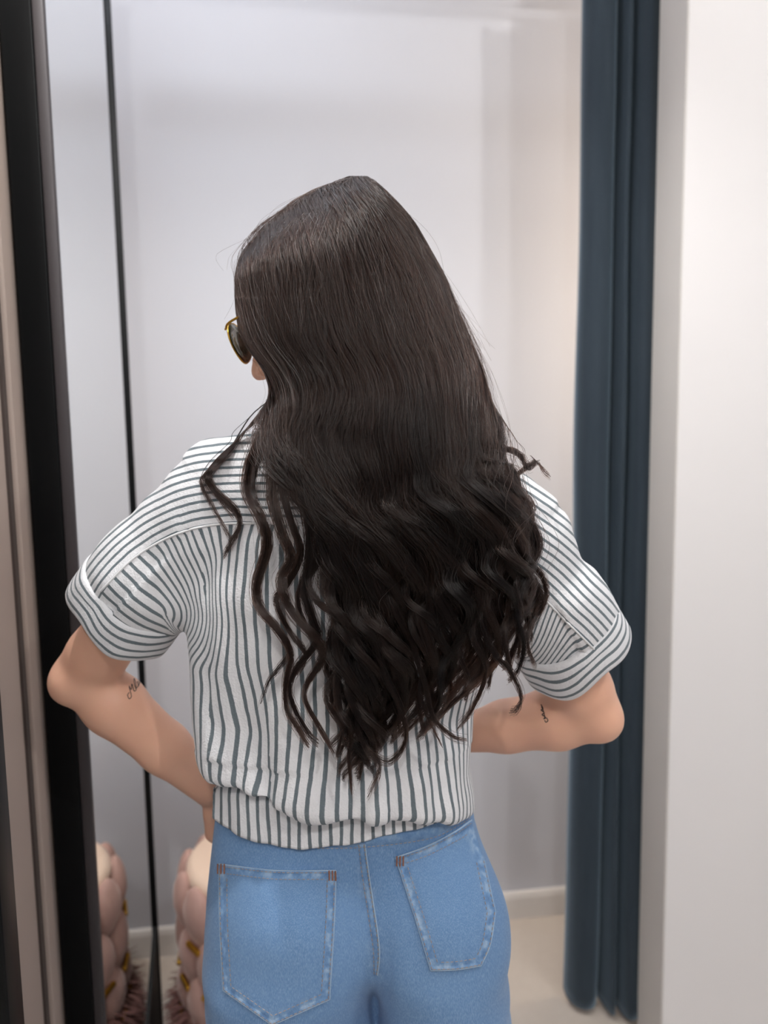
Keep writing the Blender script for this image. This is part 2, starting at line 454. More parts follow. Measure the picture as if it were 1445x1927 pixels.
# ------------------------------------------------------------------ mirrors on the left wall
UM = -0.3007
def mirror(name, v0, v1, fw, label, dark_patch=False):
    r = empty(name, RM(UL, (v0+v1)/2, 0), YAW)
    cv = (v0+v1)/2; a, b = v0-cv, v1-cv; D = UM-UL
    top = 2.42
    room_obj('backing', box(0.004, D-0.013, a, b, 0.0, top, 0.002), 'black', r)
    room_obj('glass', box(D-0.013, D-0.006, a+0.006, b-0.006, 0.02, top-0.02), 'mirror', r)
    room_obj('frame_side', box(D-0.0125, D+0.004, a, a+0.012, 0.0, top, 0.0025), 'greymetal', r, True)
    room_obj('frame_side', box(D-0.0125, D+0.001, b-fw, b, 0.0, top, 0.0025), 'black', r, True)
    room_obj('frame_top', box(D-0.0125, D+0.004, a+0.012, b-fw, top-0.03, top, 0.0025), 'black', r, True)
    room_obj('frame_bottom', box(D-0.0125, D+0.004, a+0.012, b-fw, 0.0, 0.03, 0.0025), 'black', r, True)
    if dark_patch:     # flat black triangle standing in for a dark reflection, far lower corner
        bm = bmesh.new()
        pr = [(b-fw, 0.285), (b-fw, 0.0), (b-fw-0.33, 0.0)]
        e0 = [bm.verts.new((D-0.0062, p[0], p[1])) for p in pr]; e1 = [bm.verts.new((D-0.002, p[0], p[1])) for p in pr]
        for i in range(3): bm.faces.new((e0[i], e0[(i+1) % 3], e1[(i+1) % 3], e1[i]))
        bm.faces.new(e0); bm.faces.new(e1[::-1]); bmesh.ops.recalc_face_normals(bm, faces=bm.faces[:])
        room_obj('reflection_patch', bm, 'black', r)
    tag(r, label, 'mirror', 'tall wall mirrors')
    return r
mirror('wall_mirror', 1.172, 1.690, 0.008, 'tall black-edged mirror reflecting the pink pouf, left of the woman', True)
mirror('wall_mirror', 0.25, 0.845, 0.045, 'black mirror edge cut off by the left border of the photo')

# ------------------------------------------------------------------ curtain
def curtain():
    r = empty('curtain', RM(0.70, 1.62, 0.0), YAW)
    # plan profile (u, v) from the booth side to the jamb
    prof = np.array([(0.000, 0.055), (-0.004, 0.030), (0.004, 0.006), (0.024, -0.006), (0.048, -0.004), (0.064, 0.010), (0.070, 0.036),
                     (0.073, 0.012), (0.079, -0.010), (0.087, -0.013), (0.093, 0.004), (0.097, 0.024), (0.101, 0.004), (0.106, -0.020),
                     (0.116, -0.030), (0.135, -0.030), (0.155, -0.026), (0.172, -0.014), (0.182, 0.012), (0.176, 0.036)])
    U0, V0 = 0.668-0.70, 1.604-1.62
    prof[:, 0] *= 0.88; prof[:, 1] = np.where(prof[:, 0] > 0.05, prof[:, 1]*1.3, prof[:, 1])
    n = 140; zz = np.linspace(0.02, 2.45, 90)
    base = smooth_poly(prof, n)
    V = []
    for z in zz:
        k = (z-0.02)/2.43
        w = 1.0+0.05*(k-0.5)
        sway = 0.004*sin(z*3.1)+0.003*sin(z*7.3+1)
        q = base.copy()
        q[:, 0] = q[:, 0]*w+sway*np.sin(np.linspace(0, 5, n)+z*1.2)*0.8-0.010*(1-k)**3*np.cos(np.linspace(0, pi, n))
        q[:, 1] = q[:, 1]*(1.0+0.35*(1-k)**2)+0.006*np.sin(np.linspace(0, 9, n)+z*2.3)*(1-k)
        # soft pinch crease on the broad panel
        dz = (z-1.93)/0.018
        q[:, 1] += 0.006*np.exp(-((np.linspace(0, 1, n)-0.84)/0.06)**2)*(-dz)*np.exp(-dz*dz)
        V.append(np.column_stack([U0+q[:, 0], V0+q[:, 1], np.full(n, z)]))
    V = np.vstack(V)
    F = [(i*n+j, i*n+j+1, (i+1)*n+j+1, (i+1)*n+j) for i in range(len(zz)-1) for j in range(n-1)]
    o = link('drape', mesh_np('drape', V, F), 'velvet', r)
    md = o.modifiers.new('thick', 'SOLIDIFY'); md.thickness = 0.0025; md.offset = 0
    for v in (0,):     # rail that carries the curtain, above the frame
        Vt, Ft = tube_arrays([(-0.95, V0+0.0, 2.48), (0.84, V0+0.0, 2.48)], 0.012, 12)
        rl = link('curtain_rail', mesh_np('rail', Vt, Ft), 'greymetal', r)
    tag(r, 'dark navy velvet curtain gathered against the white partition', 'curtain')
curtain()

# ------------------------------------------------------------------ pouf with velvet petals
def lathe(prof, n=48):
    V, F = [], []
    for r_, z in prof:
        for k in range(n): V.append((r_*cos(2*pi*k/n), r_*sin(2*pi*k/n), z))
    for i in range(len(prof)-1):
        for k in range(n): F.append((i*n+k, i*n+(k+1) % n, (i+1)*n+(k+1) % n, (i+1)*n+k))
    return np.array(V), np.array(F)
def pouf():
    HS = 0.467
    r = empty('pouf', RM(-0.066, 1.645, 0.0), YAW)
    core = [(0.001, 0.02), (0.14, 0.02), (0.150, 0.06), (0.156, 0.20), (0.156, 0.34), (0.150, 0.42), (0.130, 0.44), (0.001, 0.44)]
    link('body', mesh_np('pouf_body', *lathe(core)), 'fur', r)  # dark brown core colours in the shade of the gaps between petals
    a = np.linspace(0, pi/2, 9)
    seat = [(0.136, 0.425)]+[(0.134+0.026*cos(x-0.2), 0.438+0.026*sin(x)) for x in a]+[(0.09, HS-0.001), (0.05, HS+0.003), (0.001, HS+0.004)]
    link('seat', mesh_np('pouf_seat', *lathe(seat)), 'cream', r)
    # one petal: a soft pad pointed at the bottom
    bm = bmesh.new(); bmesh.ops.create_uvsphere(bm, u_segments=14, v_segments=10, radius=1.0)
    for v in bm.verts:
        k = v.co.z
        w = 1.0-0.35*max(0, -k)**1.5-0.10*max(0, k)
        v.co = Vector((v.co.x*0.043*w, v.co.y*0.026*w, k*0.072))
        if v.co.y < 0: v.co.y -= 0.004*(1-k*k)
    pm = bm_mesh('petal', bm); pm.materials.append(MAT['pink']); pm.polygons.foreach_set('use_smooth', [True]*len(pm.polygons))
    gm = bm_mesh('clasp', box(-0.021, 0.021, -0.0045, 0.0045, -0.0055, 0.0055, 0.002)); gm.materials.append(MAT['gold'])
    N = 13
    for row in range(4):
        z = 0.385-0.100*row
        for k in range(N):
            th = 2*pi*(k+0.5*(row % 2))/N
            rad = 0.160-0.004*row*0
            o = bpy.data.objects.new('petal', pm); COL.objects.link(o); o.parent = r
            o.location = (rad*cos(th), rad*sin(th), z); o.rotation_euler = (radians(7), radians(7 if k % 2 else -7), th+pi/2)
            if row == 0 and k % 2: continue
            g = bpy.data.objects.new('clasp', gm); COL.objects.link(g); g.parent = r
            g.location = ((rad+0.023)*cos(th), (rad+0.023)*sin(th), z-0.052); g.rotation_euler = (radians(-8), radians(10), th+pi/2)
    # fur skirt around the foot: many tapered tufts, one part
    parts = []
    rs = np.random.default_rng(3)
    for i in range(3400):
        th = rs.random()*2*pi; z0 = rs.random()*0.15+0.01; r0 = 0.150; L = 0.050+0.035*rs.random()
        out = 0.8+0.5*rs.random(); dz = -0.55+0.9*rs.random()+ (0.11-z0)*-2
        d = np.array([cos(th+rs.normal()*0.5)*out, sin(th+rs.normal()*0.5)*out, dz]); d /= np.linalg.norm(d)
        p0 = np.array([r0*cos(th), r0*sin(th), z0]); pts = [p0, p0+d*L*0.55, p0+d*L+np.array([0, 0, -0.012])]
        for p in pts:
            p[2] = max(p[2], 0.004); q_ = math.hypot(p[0], p[1]); p[:2] *= min(1.0, 0.226/q_)
        parts.append(tube_arrays(pts, [0.0032, 0.0026, 0.0004], 3))
    fo = link('fur_skirt', mesh_np('fur_skirt', *join_arrays(parts)), 'fur', r); fo['kind'] = 'stuff'; fo['label'] = 'brownish pink fur trim'
    tag(r, 'blush pink velvet pouf with gold clasps and cream seat behind the woman', 'pouf')
pouf()

# ================================================================== the woman
YP = 0.86
person = empty('person', (-0.02, YP, 0.0))
tag(person, 'woman seen from behind with long dark wavy hair, striped shirt, jeans', 'person')
def keep(o):            # parent without moving: the person's Empty sits at her feet
    o.parent = person; o.matrix_parent_inverse = Matrix.Translation(person.location).inverted(); return o

# joints
S_L, S_R = P(418, 922, .86), P(962, 985, .86)
E_L, E_R = P(153, 1272, .93), P(1112, 1340, .90)
W_L, W_R = P(392, 1478, .955), P(872, 1380, .965)
NECK = P(680, 860, .87)
HEADC = P(630, 578, .885)
hf = np.array([-0.86, 0.44, -0.30]); hf /= np.linalg.norm(hf)
hup = np.array([-0.16, 0.06, 0.98]); hup -= hf*(hup@hf); hup /= np.linalg.norm(hup)
hl = np.cross(hup, hf)            # the head's own left
HR = np.stack([hl, hf, hup])      # rows: local axes
def HL(x, y, z): return HEADC+hl*x+hf*y+hup*z

# ---- waist / jeans tables from the silhouette (pixel rows at the body's depth)
def row_tab(rows, Y):
    zs, xl, xr = [], [], []
    for y, a, b in rows:
        pa, pb = P(a, y, Y), P(b, y, Y); zs.append((pa[2]+pb[2])/2); xl.append(pa[0]); xr.append(pb[0])
    o = np.argsort(zs); return np.array(zs)[o], np.array(xl)[o], np.array(xr)[o]
JZ, JL, JR = row_tab([(1440, 420, 880), (1500, 412, 886), (1545, 406, 893), (1600, 400, 908), (1660, 394, 922), (1720, 390, 934), (1800, 389, 945), (1860, 391, 953), (1927, 396, 962), (2050, 400, 975), (2300, 402, 985)], .87)
JZ = np.concatenate([[0.04], JZ]); JL = np.concatenate([[JL[0]-0.012], JL]); JR = np.concatenate([[JR[0]+0.012], JR])
Z_WAIST = P(700, 1500, .80)[2]; X_MID = P(704, 1830, .80)[0]; Z_CR = P(704, 1845, .80)[2]

# ------------------------------------------------------------------ body (one continuous surface)
def hand(fd, w, d, n, side, r=1.0):
    """w wrist, d pointing direction, n palm normal (towards what it rests on), side: thumb side"""
    d = d/np.linalg.norm(d); n = n-d*(n@d); n /= np.linalg.norm(n); s = np.cross(d, n)*side
    R = np.stack([d, s, n])
    fd.ell(w+d*0.048, (0.050, 0.037, 0.014), R, 0.012)
    L = [0.066, 0.074, 0.069, 0.054]
    for i in range(4):
        off = (1.5-i)*0.0185
        a = w+d*0.082+s*off; b = a+(d*0.92+n*0.20+s*off*1.6)*L[i]*0.45; c = b+(d*0.80+n*0.55+s*off)*L[i]*0.32; e = c+(d*0.6+n*0.8)*L[i]*0.26
        fd.chain([a, b, c, e], [0.0085, 0.0080, 0.0073, 0.0060], 0.003)
    a = w+d*0.028+s*0.028; b = a+(d*0.65+s*0.72)*0.034; c = b+(d*0.92+s*0.25+n*0.2)*0.030
    fd.chain([a, b, c], [0.0120, 0.0098, 0.0075], 0.006)
fd = Field((-0.46, 0.70, 0.0), (0.36, 1.14, 1.68), 0.0042)
# head
def hell(x, y, z, r, k=0.012): fd.ell(HL(x, y, z), r, HR, k)
hell(0, -0.012, 0.028, (0.069, 0.088, 0.074))
hell(0, 0.036, -0.030, (0.058, 0.060, 0.082), 0.03)
hell(0, 0.074, -0.096, (0.026, 0.026, 0.022), 0.03)
fd.chain([HL(0, 0.094, 0.016), HL(0, 0.111, -0.018), HL(0, 0.121, -0.032)], [0.009, 0.0095, 0.0115], 0.010)
for sx in (-1, 1):
    hell(sx*0.012, 0.108, -0.036, (0.009, 0.010, 0.008), 0.005)
    hell(sx*0.031, 0.078, 0.010, (0.014, 0.012, 0.011), 0.004)
    hell(sx*0.028, 0.074, 0.032, (0.022, 0.012, 0.010), 0.016)
    hell(sx*0.036, 0.068, -0.022, (0.024, 0.022, 0.022), 0.016)
    hell(sx*0.074, -0.012, -0.004, (0.009, 0.019, 0.031), 0.004)
    hell(sx*0.046, 0.020, -0.075, (0.018, 0.040, 0.024), 0.02)
hell(0, 0.100, -0.062, (0.023, 0.014, 0.0070), 0.004)
hell(0, 0.096, -0.076, (0.020, 0.014, 0.0080), 0.004)
# neck, trunk
fd.chain([HL(0, -0.020, -0.060), NECK+np.array([0, .005, .01]), NECK+np.array([0, .01, -.06])], [0.050, 0.052, 0.062], 0.02)
ST = (S_L+S_R)/2
for s_ in (S_L, S_R): fd.cone(NECK+np.array([0, .005, .015]), s_*0.75+NECK*0.25+np.array([0, 0, .005]), 0.045, 0.042, 0.03)
fd.cone(S_L+np.array([.02, 0, .0]), S_R+np.array([-.02, 0, 0]), 0.045, 0.045, 0.03)
for zz, hw, hd in ((1.24, .135, .075), (1.15, .125, .082), (1.06, .115, .075), (0.97, .105, .062), (0.90, .105, .056)):
    xm = np.interp(zz, JZ, (JL+JR)/2) if zz < 0.95 else (ST[0]*(zz-0.95)/0.35+np.interp(0.95, JZ, (JL+JR)/2)*(1.30-zz)/0.35)
    fd.ell((xm, .862, zz), (hw, hd, 0.085), None, 0.03)
fd.ell((np.interp(.82, JZ, (JL+JR)/2), .862, .82), (.120, .060, .09), None, 0.03)
# arms: tapered, bent at the elbow
for s_, e_, w_, sg in ((S_L, E_L, W_L, -1), (S_R, E_R, W_R, 1)):
    m = (s_+e_)/2
    fd.chain([s_, m, e_+(s_-e_)*0.12, e_], [0.046, 0.042, 0.0355, 0.0325], 0.012)
    f1 = e_+(w_-e_)*0.25; f2 = e_+(w_-e_)*0.65
    fd.chain([e_, f1, f2, w_], [0.0325, 0.0375, 0.0315, 0.0245], 0.012)
    fd.ell(e_+np.array([sg*0.010, -0.014, -0.006]), (.024, .022, .024), None, 0.012)
hand(fd, W_L, np.array([0.55, 0.42, -0.55]), np.array([0.45, -0.75, -0.1]), 1)
hand(fd, W_R, np.array([-0.80, 0.30, -0.25]), np.array([-0.25, -0.9, -0.1]), -1)
# legs and feet
for sg in (-1, 1):
    hx = X_MID+sg*0.085
    fd.chain([(hx, .862, .80), (hx+sg*.006, .858, .62), (hx+sg*.008, .850, .42), (hx+sg*.010, .862, .26), (hx+sg*.010, .872, .09)], [0.068, 0.064, 0.048, 0.046, 0.032], 0.03)
    fd.chain([(hx+sg*.010, .866, .055), (hx+sg*.016, .930, .040), (hx+sg*.024, 1.02, .026)], [0.034, 0.032, 0.022], 0.02)
BV, BQ = fd.mesh(2)
body = keep(link('body', mesh_np('body', BV, BQ), 'skin'))
body['label'] = 'light skin of arms and face'
body_bvh = bvh_of(BV, BQ)

# ------------------------------------------------------------------ jeans
fj = Field((-0.33, 0.68, 0.02), (0.27, 1.06, 1.00), 0.0046)
def jeans_fn(X, Y, Z):
    z = Z
    xl = np.interp(z, JZ, JL); xr = np.interp(z, JZ, JR); cx = (xl+xr)/2; w = (xr-xl)/2
    top = np.clip((z-0.74)/0.14, 0, 1)
    back = 0.104-0.030*top; front = 0.098-0.010*top
    d = np.where(Y < .87, back, front); n = 2.5
    q = ((np.abs(X-cx)/w)**n+(np.abs(Y-.87)/d)**n)**(1/n)
    pel = (q-1)*0.09
    gap = -0.001+np.clip((Z_CR-0.10-z)*0.06, 0, 0.02)
    mid = X_MID+0*z
    lo = np.clip((z-0.05)/0.6, 0, 1)
    def leg(a, b):
        c = (a+b)/2; ww = (b-a)/2; dd = 0.118-0.006*lo
        q = ((np.abs(X-c)/ww)**2.2+(np.abs(Y-.870)/dd)**2.2)**(1/2.2); return (q-1)*0.085
    legs = smin(leg(xl, mid-gap), leg(mid+gap, xr), 0.004)
    t = np.clip((z-Z_CR+0.025)/0.085, 0, 1); t = t*t*(3-2*t)
    return pel*t+legs*(1-t)
fj.add(jeans_fn, (-0.33, .68, .02), (.27, 1.06, 1.0), 0)
for px, py, r in ((556, 1752, (.080, .066, .092)), (822, 1756, (.078, .064, .092))):
    c = P(px, py, .825); fj.ell(c, r, None, 0.035)
# cleft and the crease under the seat
fj.f = smax(fj.f, (fj.ax[2]-Z_WAIST)[None, None, :].astype(np.float32), 0.004)
fj.f = smax(fj.f, (0.045-fj.ax[2])[None, None, :].astype(np.float32), 0.004)
JV, JQ = fj.mesh(2)
N_ = vnormals(JV, JQ)
pz = JV[:, 2]
w_low = np.clip((Z_CR+0.05-pz)/0.12, 0, 1)
disp = 0.0012*vnoise(JV*np.array([22, 22, 16]))+w_low*(0.0035*vnoise(JV*np.array([16, 16, 22])+7)+0.003*vnoise(JV*np.array([9, 9, 30])+3))
cs = JV[:, 0]-(X_MID-0.006*np.clip((pz-Z_CR)/0.15, 0, 1))
disp -= 0.0075*np.exp(-(cs/0.020)**2)*np.clip((pz-Z_CR+.02)/0.05, 0, 1)*np.clip((0.90-pz)/0.10, 0, 1)*(JV[:, 1] < .85)
JV = JV+N_*disp[:, None]
jme = mesh_np('jeans', JV, JQ)
jeans_bvh = bvh_of(JV, JQ)
jeans = keep(link('jeans', jme, 'denim'))
jeans['label'] = 'light blue wide-leg denim jeans'

def seg_dist(p, poly):
    """unsigned distance from 2D points to a polyline"""
    best = np.full(len(p), 1e9)
    for a, b in zip(poly[:-1], poly[1:]):
        ab = b-a; t = np.clip(((p-a)@ab)/(ab@ab), 0, 1); best = np.minimum(best, np.linalg.norm(p-(a+t[:, None]*ab), axis=1))
    return best
def project(Pw):
    d = Pw-c_o; z = d@c_f; return np.column_stack([IW/2+FPX*(d@c_x)/z, IH/2-FPX*(d@c_u)/z])
def on_line(bvh, pxs, n, off):
    q = smooth_poly(pxs, n) if len(pxs) > 2 else np.linspace(pxs[0], pxs[1], n)
    out = [cast(bvh, a, b, off) for a, b in q]; return np.array([o for o in out if o is not None])
def subpart(o, parent):      # sub-part of a part of the person
    o.parent = parent; return o      # the part's own world matrix is the identity

def stitches(name, bvh, lines, parent, mat='stitch', off=0.0006, rad=0.00042, dash=0.0034, gap=0.0016):
    parts = []
    for pl in lines:
        pts = on_line(bvh, pl, 60, off)
        if len(pts) < 4: continue
        L = np.concatenate([[0], np.cumsum(np.linalg.norm(np.diff(pts, axis=0), axis=1))])
        s = 0.0
        while s+dash < L[-1]:
            q = np.column_stack([np.interp([s, s+dash/2, s+dash], L, pts[:, i]) for i in range(3)])
            parts.append(tube_arrays(q, [rad*.6, rad, rad*.6], 4)); s += dash+gap
    if not parts: return None
    return subpart(link(name, mesh_np(name, *join_arrays(parts)), mat), parent)

# patch pockets: a quilted grid laid on the seat of the jeans
def pocket(outline, inner_off, name='back_pocket'):
    o2 = np.array(outline, float)
    # dense boundary, then concentric rings towards the centre
    bnd = []
    for a, b in zip(o2, np.roll(o2, -1, 0)):
        k = max(3, int(np.linalg.norm(b-a)/5)); bnd.append(a+(b-a)*np.arange(k)[:, None]/k)
    bnd = np.vstack(bnd); c = bnd.mean(0); nb = len(bnd)
    rings = [(1.0, -0.0008), (1.0, 0.0020), (0.994, 0.0030), (0.975, 0.0030), (0.95, 0.0026), (0.92, 0.0024), (0.85, 0.0022), (0.72, 0.0022), (0.58, 0.0022), (0.44, 0.0022), (0.30, 0.0022), (0.15, 0.0022)]
    V, ok = [], []
    edge = np.vstack([o2, o2[:1]]); wear = []
    for s, off in rings:
        q = c+(bnd-c)*s
        dd = seg_dist(q, edge)
        for (x, y), d in zip(q, dd):
            h = cast(jeans_bvh, x, y, off)
            if h is None:
                h = P(x, y, .87) 
            V.append(h); wear.append(max(0.0, 1-abs(d-7)/9) if s < 1.0 else 0.5)
    F = []
    for i in range(len(rings)-1):
        for k in range(nb): l = (k+1) % nb; F.append((i*nb+k, i*nb+l, (i+1)*nb+l, (i+1)*nb+k))
    V.append(cast(jeans_bvh, c[0], c[1], 0.0022)); wear.append(0)
    b = (len(rings)-1)*nb
    for k in range(0, nb-1, 2): F.append((b+k, b+k+1, b+(k+2) % nb, len(V)-1))
    me = mesh_np(name, V, F); fattr(me, 'wear', wear)
    return subpart(link(name, me, 'denim'), jeans)
PK_L = [(415, 1625), (520, 1638), (632, 1637), (626, 1760), (619, 1878), (513, 1926), (423, 1862), (417, 1740)]
PK_R = [(744, 1612), (800, 1592), (850, 1566), (884, 1543), (908, 1620), (929, 1716), (920, 1775), (903, 1815), (860, 1822), (811, 1824), (780, 1720)]
def inset(poly, d):
    p = np.array(poly, float); c = p.mean(0); out = []
    n = len(p)
    for i in range(n):
        a, b, e = p[i-1], p[i], p[(i+1) % n]
        n1 = np.array([-(b-a)[1], (b-a)[0]]); n1 /= np.linalg.norm(n1); n2 = np.array([-(e-b)[1], (e-b)[0]]); n2 /= np.linalg.norm(n2)
        if n1@(c-b) < 0: n1 = -n1
        if n2@(c-b) < 0: n2 = -n2
        m = n1+n2; m /= np.linalg.norm(m); out.append(b+m*d/max(0.5, m@n1))
    return [tuple(x) for x in out]
def edges_of(poly, idx): return [[poly[i] for i in seg] for seg in idx]
for pk, segs, tacks in ((PK_L, ((0, 1, 2), (2, 3, 4), (4, 5), (5, 6), (6, 7, 0)), ((625, 1646), (421, 1634))),
                        (PK_R, ((0, 1, 2, 3), (4, 5), (5, 6, 7), (7, 8, 9), (9, 10, 0)), ((752, 1618),))):
    po = pocket(pk, 8)
    a = inset(pk, 3.0); b = inset(pk, 16.0)
    stitches('pocket_stitching', jeans_bvh, edges_of(a, segs)+edges_of(b, segs), po, off=0.0036)
    parts = []
    for seg in segs:     # pale folded edge
        pts = on_line(jeans_bvh, [pk[i] for i in seg], 40, 0.0022)
        if len(pts) > 3: parts.append(tube_arrays(pts, 0.0009, 5))
    subpart(link('pocket_edge', mesh_np('pocket_edge', *join_arrays(parts)), 'denim_edge'), po)
    for tx, ty in tacks:
        parts = []
        for k in range(3):
            q = on_line(jeans_bvh, [(tx-6+6*k, ty-10), (tx-6+6*k, ty+9)], 6, 0.0040)
            if len(q) > 3: parts.append(tube_arrays(q, 0.0008, 4))
        V_, F_ = join_arrays(parts)
        subpart(link('bartack', mesh_np('bartack', V_, F_), 'stitch2'), po)
# centre seam: a raised felled strip with two stitch rows
def strip(bvh, a, b, n, off, name, parent, mat, wearv=1.0, m=5):
    A = smooth_poly(a, n); B = smooth_poly(b, n); V, W = [], []
    for i in range(n):
        for k in range(m):
            t = k/(m-1); q = A[i]*(1-t)+B[i]*t
            o = off if 0 < k < m-1 else -0.0004
            h = cast(bvh, q[0], q[1], o)
            if h is None: h = V[-1] if V else P(q[0], q[1], .84)
            V.append(h); W.append(wearv)
    F = [(i*m+k, i*m+k+1, (i+1)*m+k+1, (i+1)*m+k) for i in range(n-1) for k in range(m-1)]
    me = mesh_np(name, V, F); fattr(me, 'wear', W)
    return subpart(link(name, me, mat), parent)
CS_R = [(680, 1500), (686, 1580), (696, 1656), (712, 1758), (715, 1800), (711, 1834)]
CS_L = [(666, 1500), (672, 1580), (681, 1656), (697, 1758), (702, 1800), (703, 1834)]
cs_o = strip(jeans_bvh, CS_L, CS_R, 60, 0.0016, 'centre_seam', jeans, 'denim', 0.45)
pts = on_line(jeans_bvh, CS_R, 60, 0.0012)
subpart(link('seam_edge', mesh_np('seam_edge', *tube_arrays(pts, 0.0008, 5)), 'denim_edge'), cs_o)
stitches('seam_stitching', jeans_bvh, [[(x-2, y) for x, y in CS_R], [(x+2, y) for x, y in CS_L]], cs_o, off=0.0022)
# waistband
WB_T = [(416, 1512), (450, 1535), (540, 1556), (660, 1560), (780, 1548), (840, 1526), (878, 1506)]
WB_B = [(414, 1538), (435, 1556), (470, 1574), (540, 1592), (660, 1596), (800, 1580), (860, 1554), (882, 1540)]
wb = strip(jeans_bvh, WB_T, WB_B, 70, 0.0024, 'waistband', jeans, 'denim', 0.35)
stitches('waistband_stitching', jeans_bvh, [[(x, y-3) for x, y in WB_B]], wb, off=0.0032)
# jeans seam wear attribute
pp = project(JV)
dcs = np.minimum(seg_dist(pp, np.array(CS_L, float)), seg_dist(pp, np.array(CS_R, float)))
fattr(jme, 'wear', np.where(JV[:, 1] < .86, 0.25*np.exp(-(dcs/9)**2), 0))

# shoes under the wide hems
for sg in (-1, 1):
    hx = X_MID+sg*0.098
    fs = Field((hx-.07, .78, -.002), (hx+.07, 1.10, .12), 0.004)
    fs.chain([(hx, .850, .045), (hx+sg*.006, .93, .040), (hx+sg*.014, 1.03, .030)], [0.042, 0.043, 0.036], 0.02)
    fs.f = smax(fs.f, (0.004-fs.ax[2])[None, None, :].astype(np.float32), 0.004)
    V, Q = fs.mesh(1)
    sh = keep(link('shoe', mesh_np('shoe', V, Q), 'base'))


# ------------------------------------------------------------------ shirt
TZ, TL, TR = row_tab([(1580, 412, 888), (1545, 408, 893), (1520, 405, 892), (1480, 400, 889), (1440, 390, 884), (1400, 381, 886), (1340, 371, 893), (1290, 366, 905), (1240, 362, 925), (1190, 357, 945), (1100, 352, 960), (1000, 378, 968), (950, 402, 958), (900, 445, 925), (860, 510, 870), (838, 590, 790)], .86)
BZ = np.array([P(700, y, .78)[2] for y in (1580, 1545, 1500, 1450, 1380, 1300, 1150, 1020, 920, 860, 830)])[::-1]
BD = np.array([.098, .104, .100, .093, .087, .089, .098, .096, .080, .056, .040])[::-1]
_o = np.argsort(BZ); BZ, BD = BZ[_o], BD[_o]
SL0, SR0 = P(428, 932, .86), P(952, 1000, .86)
AX_L = np.array([-0.60, 0.34, -0.72]); AX_L /= np.linalg.norm(AX_L)
AX_R = np.array([0.50, 0.34, -0.79]); AX_R /= np.linalg.norm(AX_R)
RC_L, RC_R = P(237, 1142, .885), P(1077, 1212, .885)
BL_PX = [(380, 1425), (405, 1455), (450, 1490), (500, 1515), (560, 1535), (620, 1545), (780, 1546), (893, 1536), (930, 1530)]
BLW = np.array([P(x, y, Y_) for (x, y), Y_ in zip(BL_PX, (.86, .84, .80, .785, .775, .772, .775, .85, .86))])
fs = Field((-0.42, 0.68, 0.80), (0.36, 1.04, 1.46), 0.0040)
def torso_fn(X, Y, Z):
    xl = np.interp(Z, TZ, TL); xr = np.interp(Z, TZ, TR); cx = (xl+xr)/2; w = (xr-xl)/2
    back = np.interp(Z, BZ, BD); d = np.where(Y < .865, back, back*0.98)
    n = 2.35
    q = ((np.abs(X-cx)/w)**n+(np.abs(Y-.865)/d)**n)**(1/n)
    f = (q-1)*np.minimum(w, 0.085)
    return smax(f, (Z-(TZ[-1]+0.002)), 0.02)
fs.add(torso_fn, (-.42, .68, .80), (.36, 1.04, 1.46), 0)
for s0, rc, ax, nk in ((SL0, RC_L, AX_L, P(585, 868, .875)), (SR0, RC_R, AX_R, P(790, 890, .875))):
    fs.cone(nk, s0, 0.048, 0.058, 0.035)
    m_ = rc-ax*0.060
    g = Field.__new__(Field); g.lo, g.h, g.n, g.ax = fs.lo, fs.h, fs.n, fs.ax; g.f = np.full(fs.n, 0.2, np.float32)
    g.chain([s0, m_, rc+ax*0.03], [0.060, 0.0625, 0.0635], 0.01)
    dpl = (fs.ax[0][:, None, None]-rc[0])*ax[0]+(fs.ax[1][None, :, None]-rc[1])*ax[1]+(fs.ax[2][None, None, :]-rc[2])*ax[2]
    g.f = smax(g.f, (dpl+0.012).astype(np.float32), 0.004)
    fs.f = smin(fs.f, g.f, 0.022)
zb = np.interp(fs.ax[0], BLW[:, 0], BLW[:, 2])
fs.f = smax(fs.f, (zb[:, None, None]-fs.ax[2][None, None, :]).astype(np.float32), 0.012)
SV, SQ = fs.mesh(2)
N_ = vnormals(SV, SQ)
# sleeve weight per vertex
def along(s0, rc):
    d = rc-s0; L = np.linalg.norm(d[[0, 2]]); d2 = d[[0, 2]]/L
    return (SV[:, [0, 2]]-s0[[0, 2]])@d2, d2, L
sm = lambda t: np.clip(t, 0, 1)**2*(3-2*np.clip(t, 0, 1))
aL, dL, LL = along(SL0, RC_L); aR, dR, LR = along(SR0, RC_R)
ZA_L, ZA_R = P(350, 1190, .86)[2], P(962, 1245, .86)[2]
XA_L, XA_R = P(352, 1190, .86)[0], P(960, 1245, .86)[0]
wL = sm((SL0[0]+0.030-SV[:, 0])/0.100)*np.maximum(sm((SV[:, 2]-ZA_L+0.035)/0.080), sm((XA_L+0.006-SV[:, 0])/0.02))
wR = sm((SV[:, 0]-SR0[0]+0.030)/0.100)*np.maximum(sm((SV[:, 2]-ZA_R+0.035)/0.080), sm((SV[:, 0]-XA_R+0.006)/0.02))
# keep the torso below the armpit out of the sleeve weight
offL = (SV[:, [0, 2]]-SL0[[0, 2]])@np.array([-dL[1], dL[0]]); offR = (SV[:, [0, 2]]-SR0[[0, 2]])@np.array([-dR[1], dR[0]])
X, Y, Z = SV.T
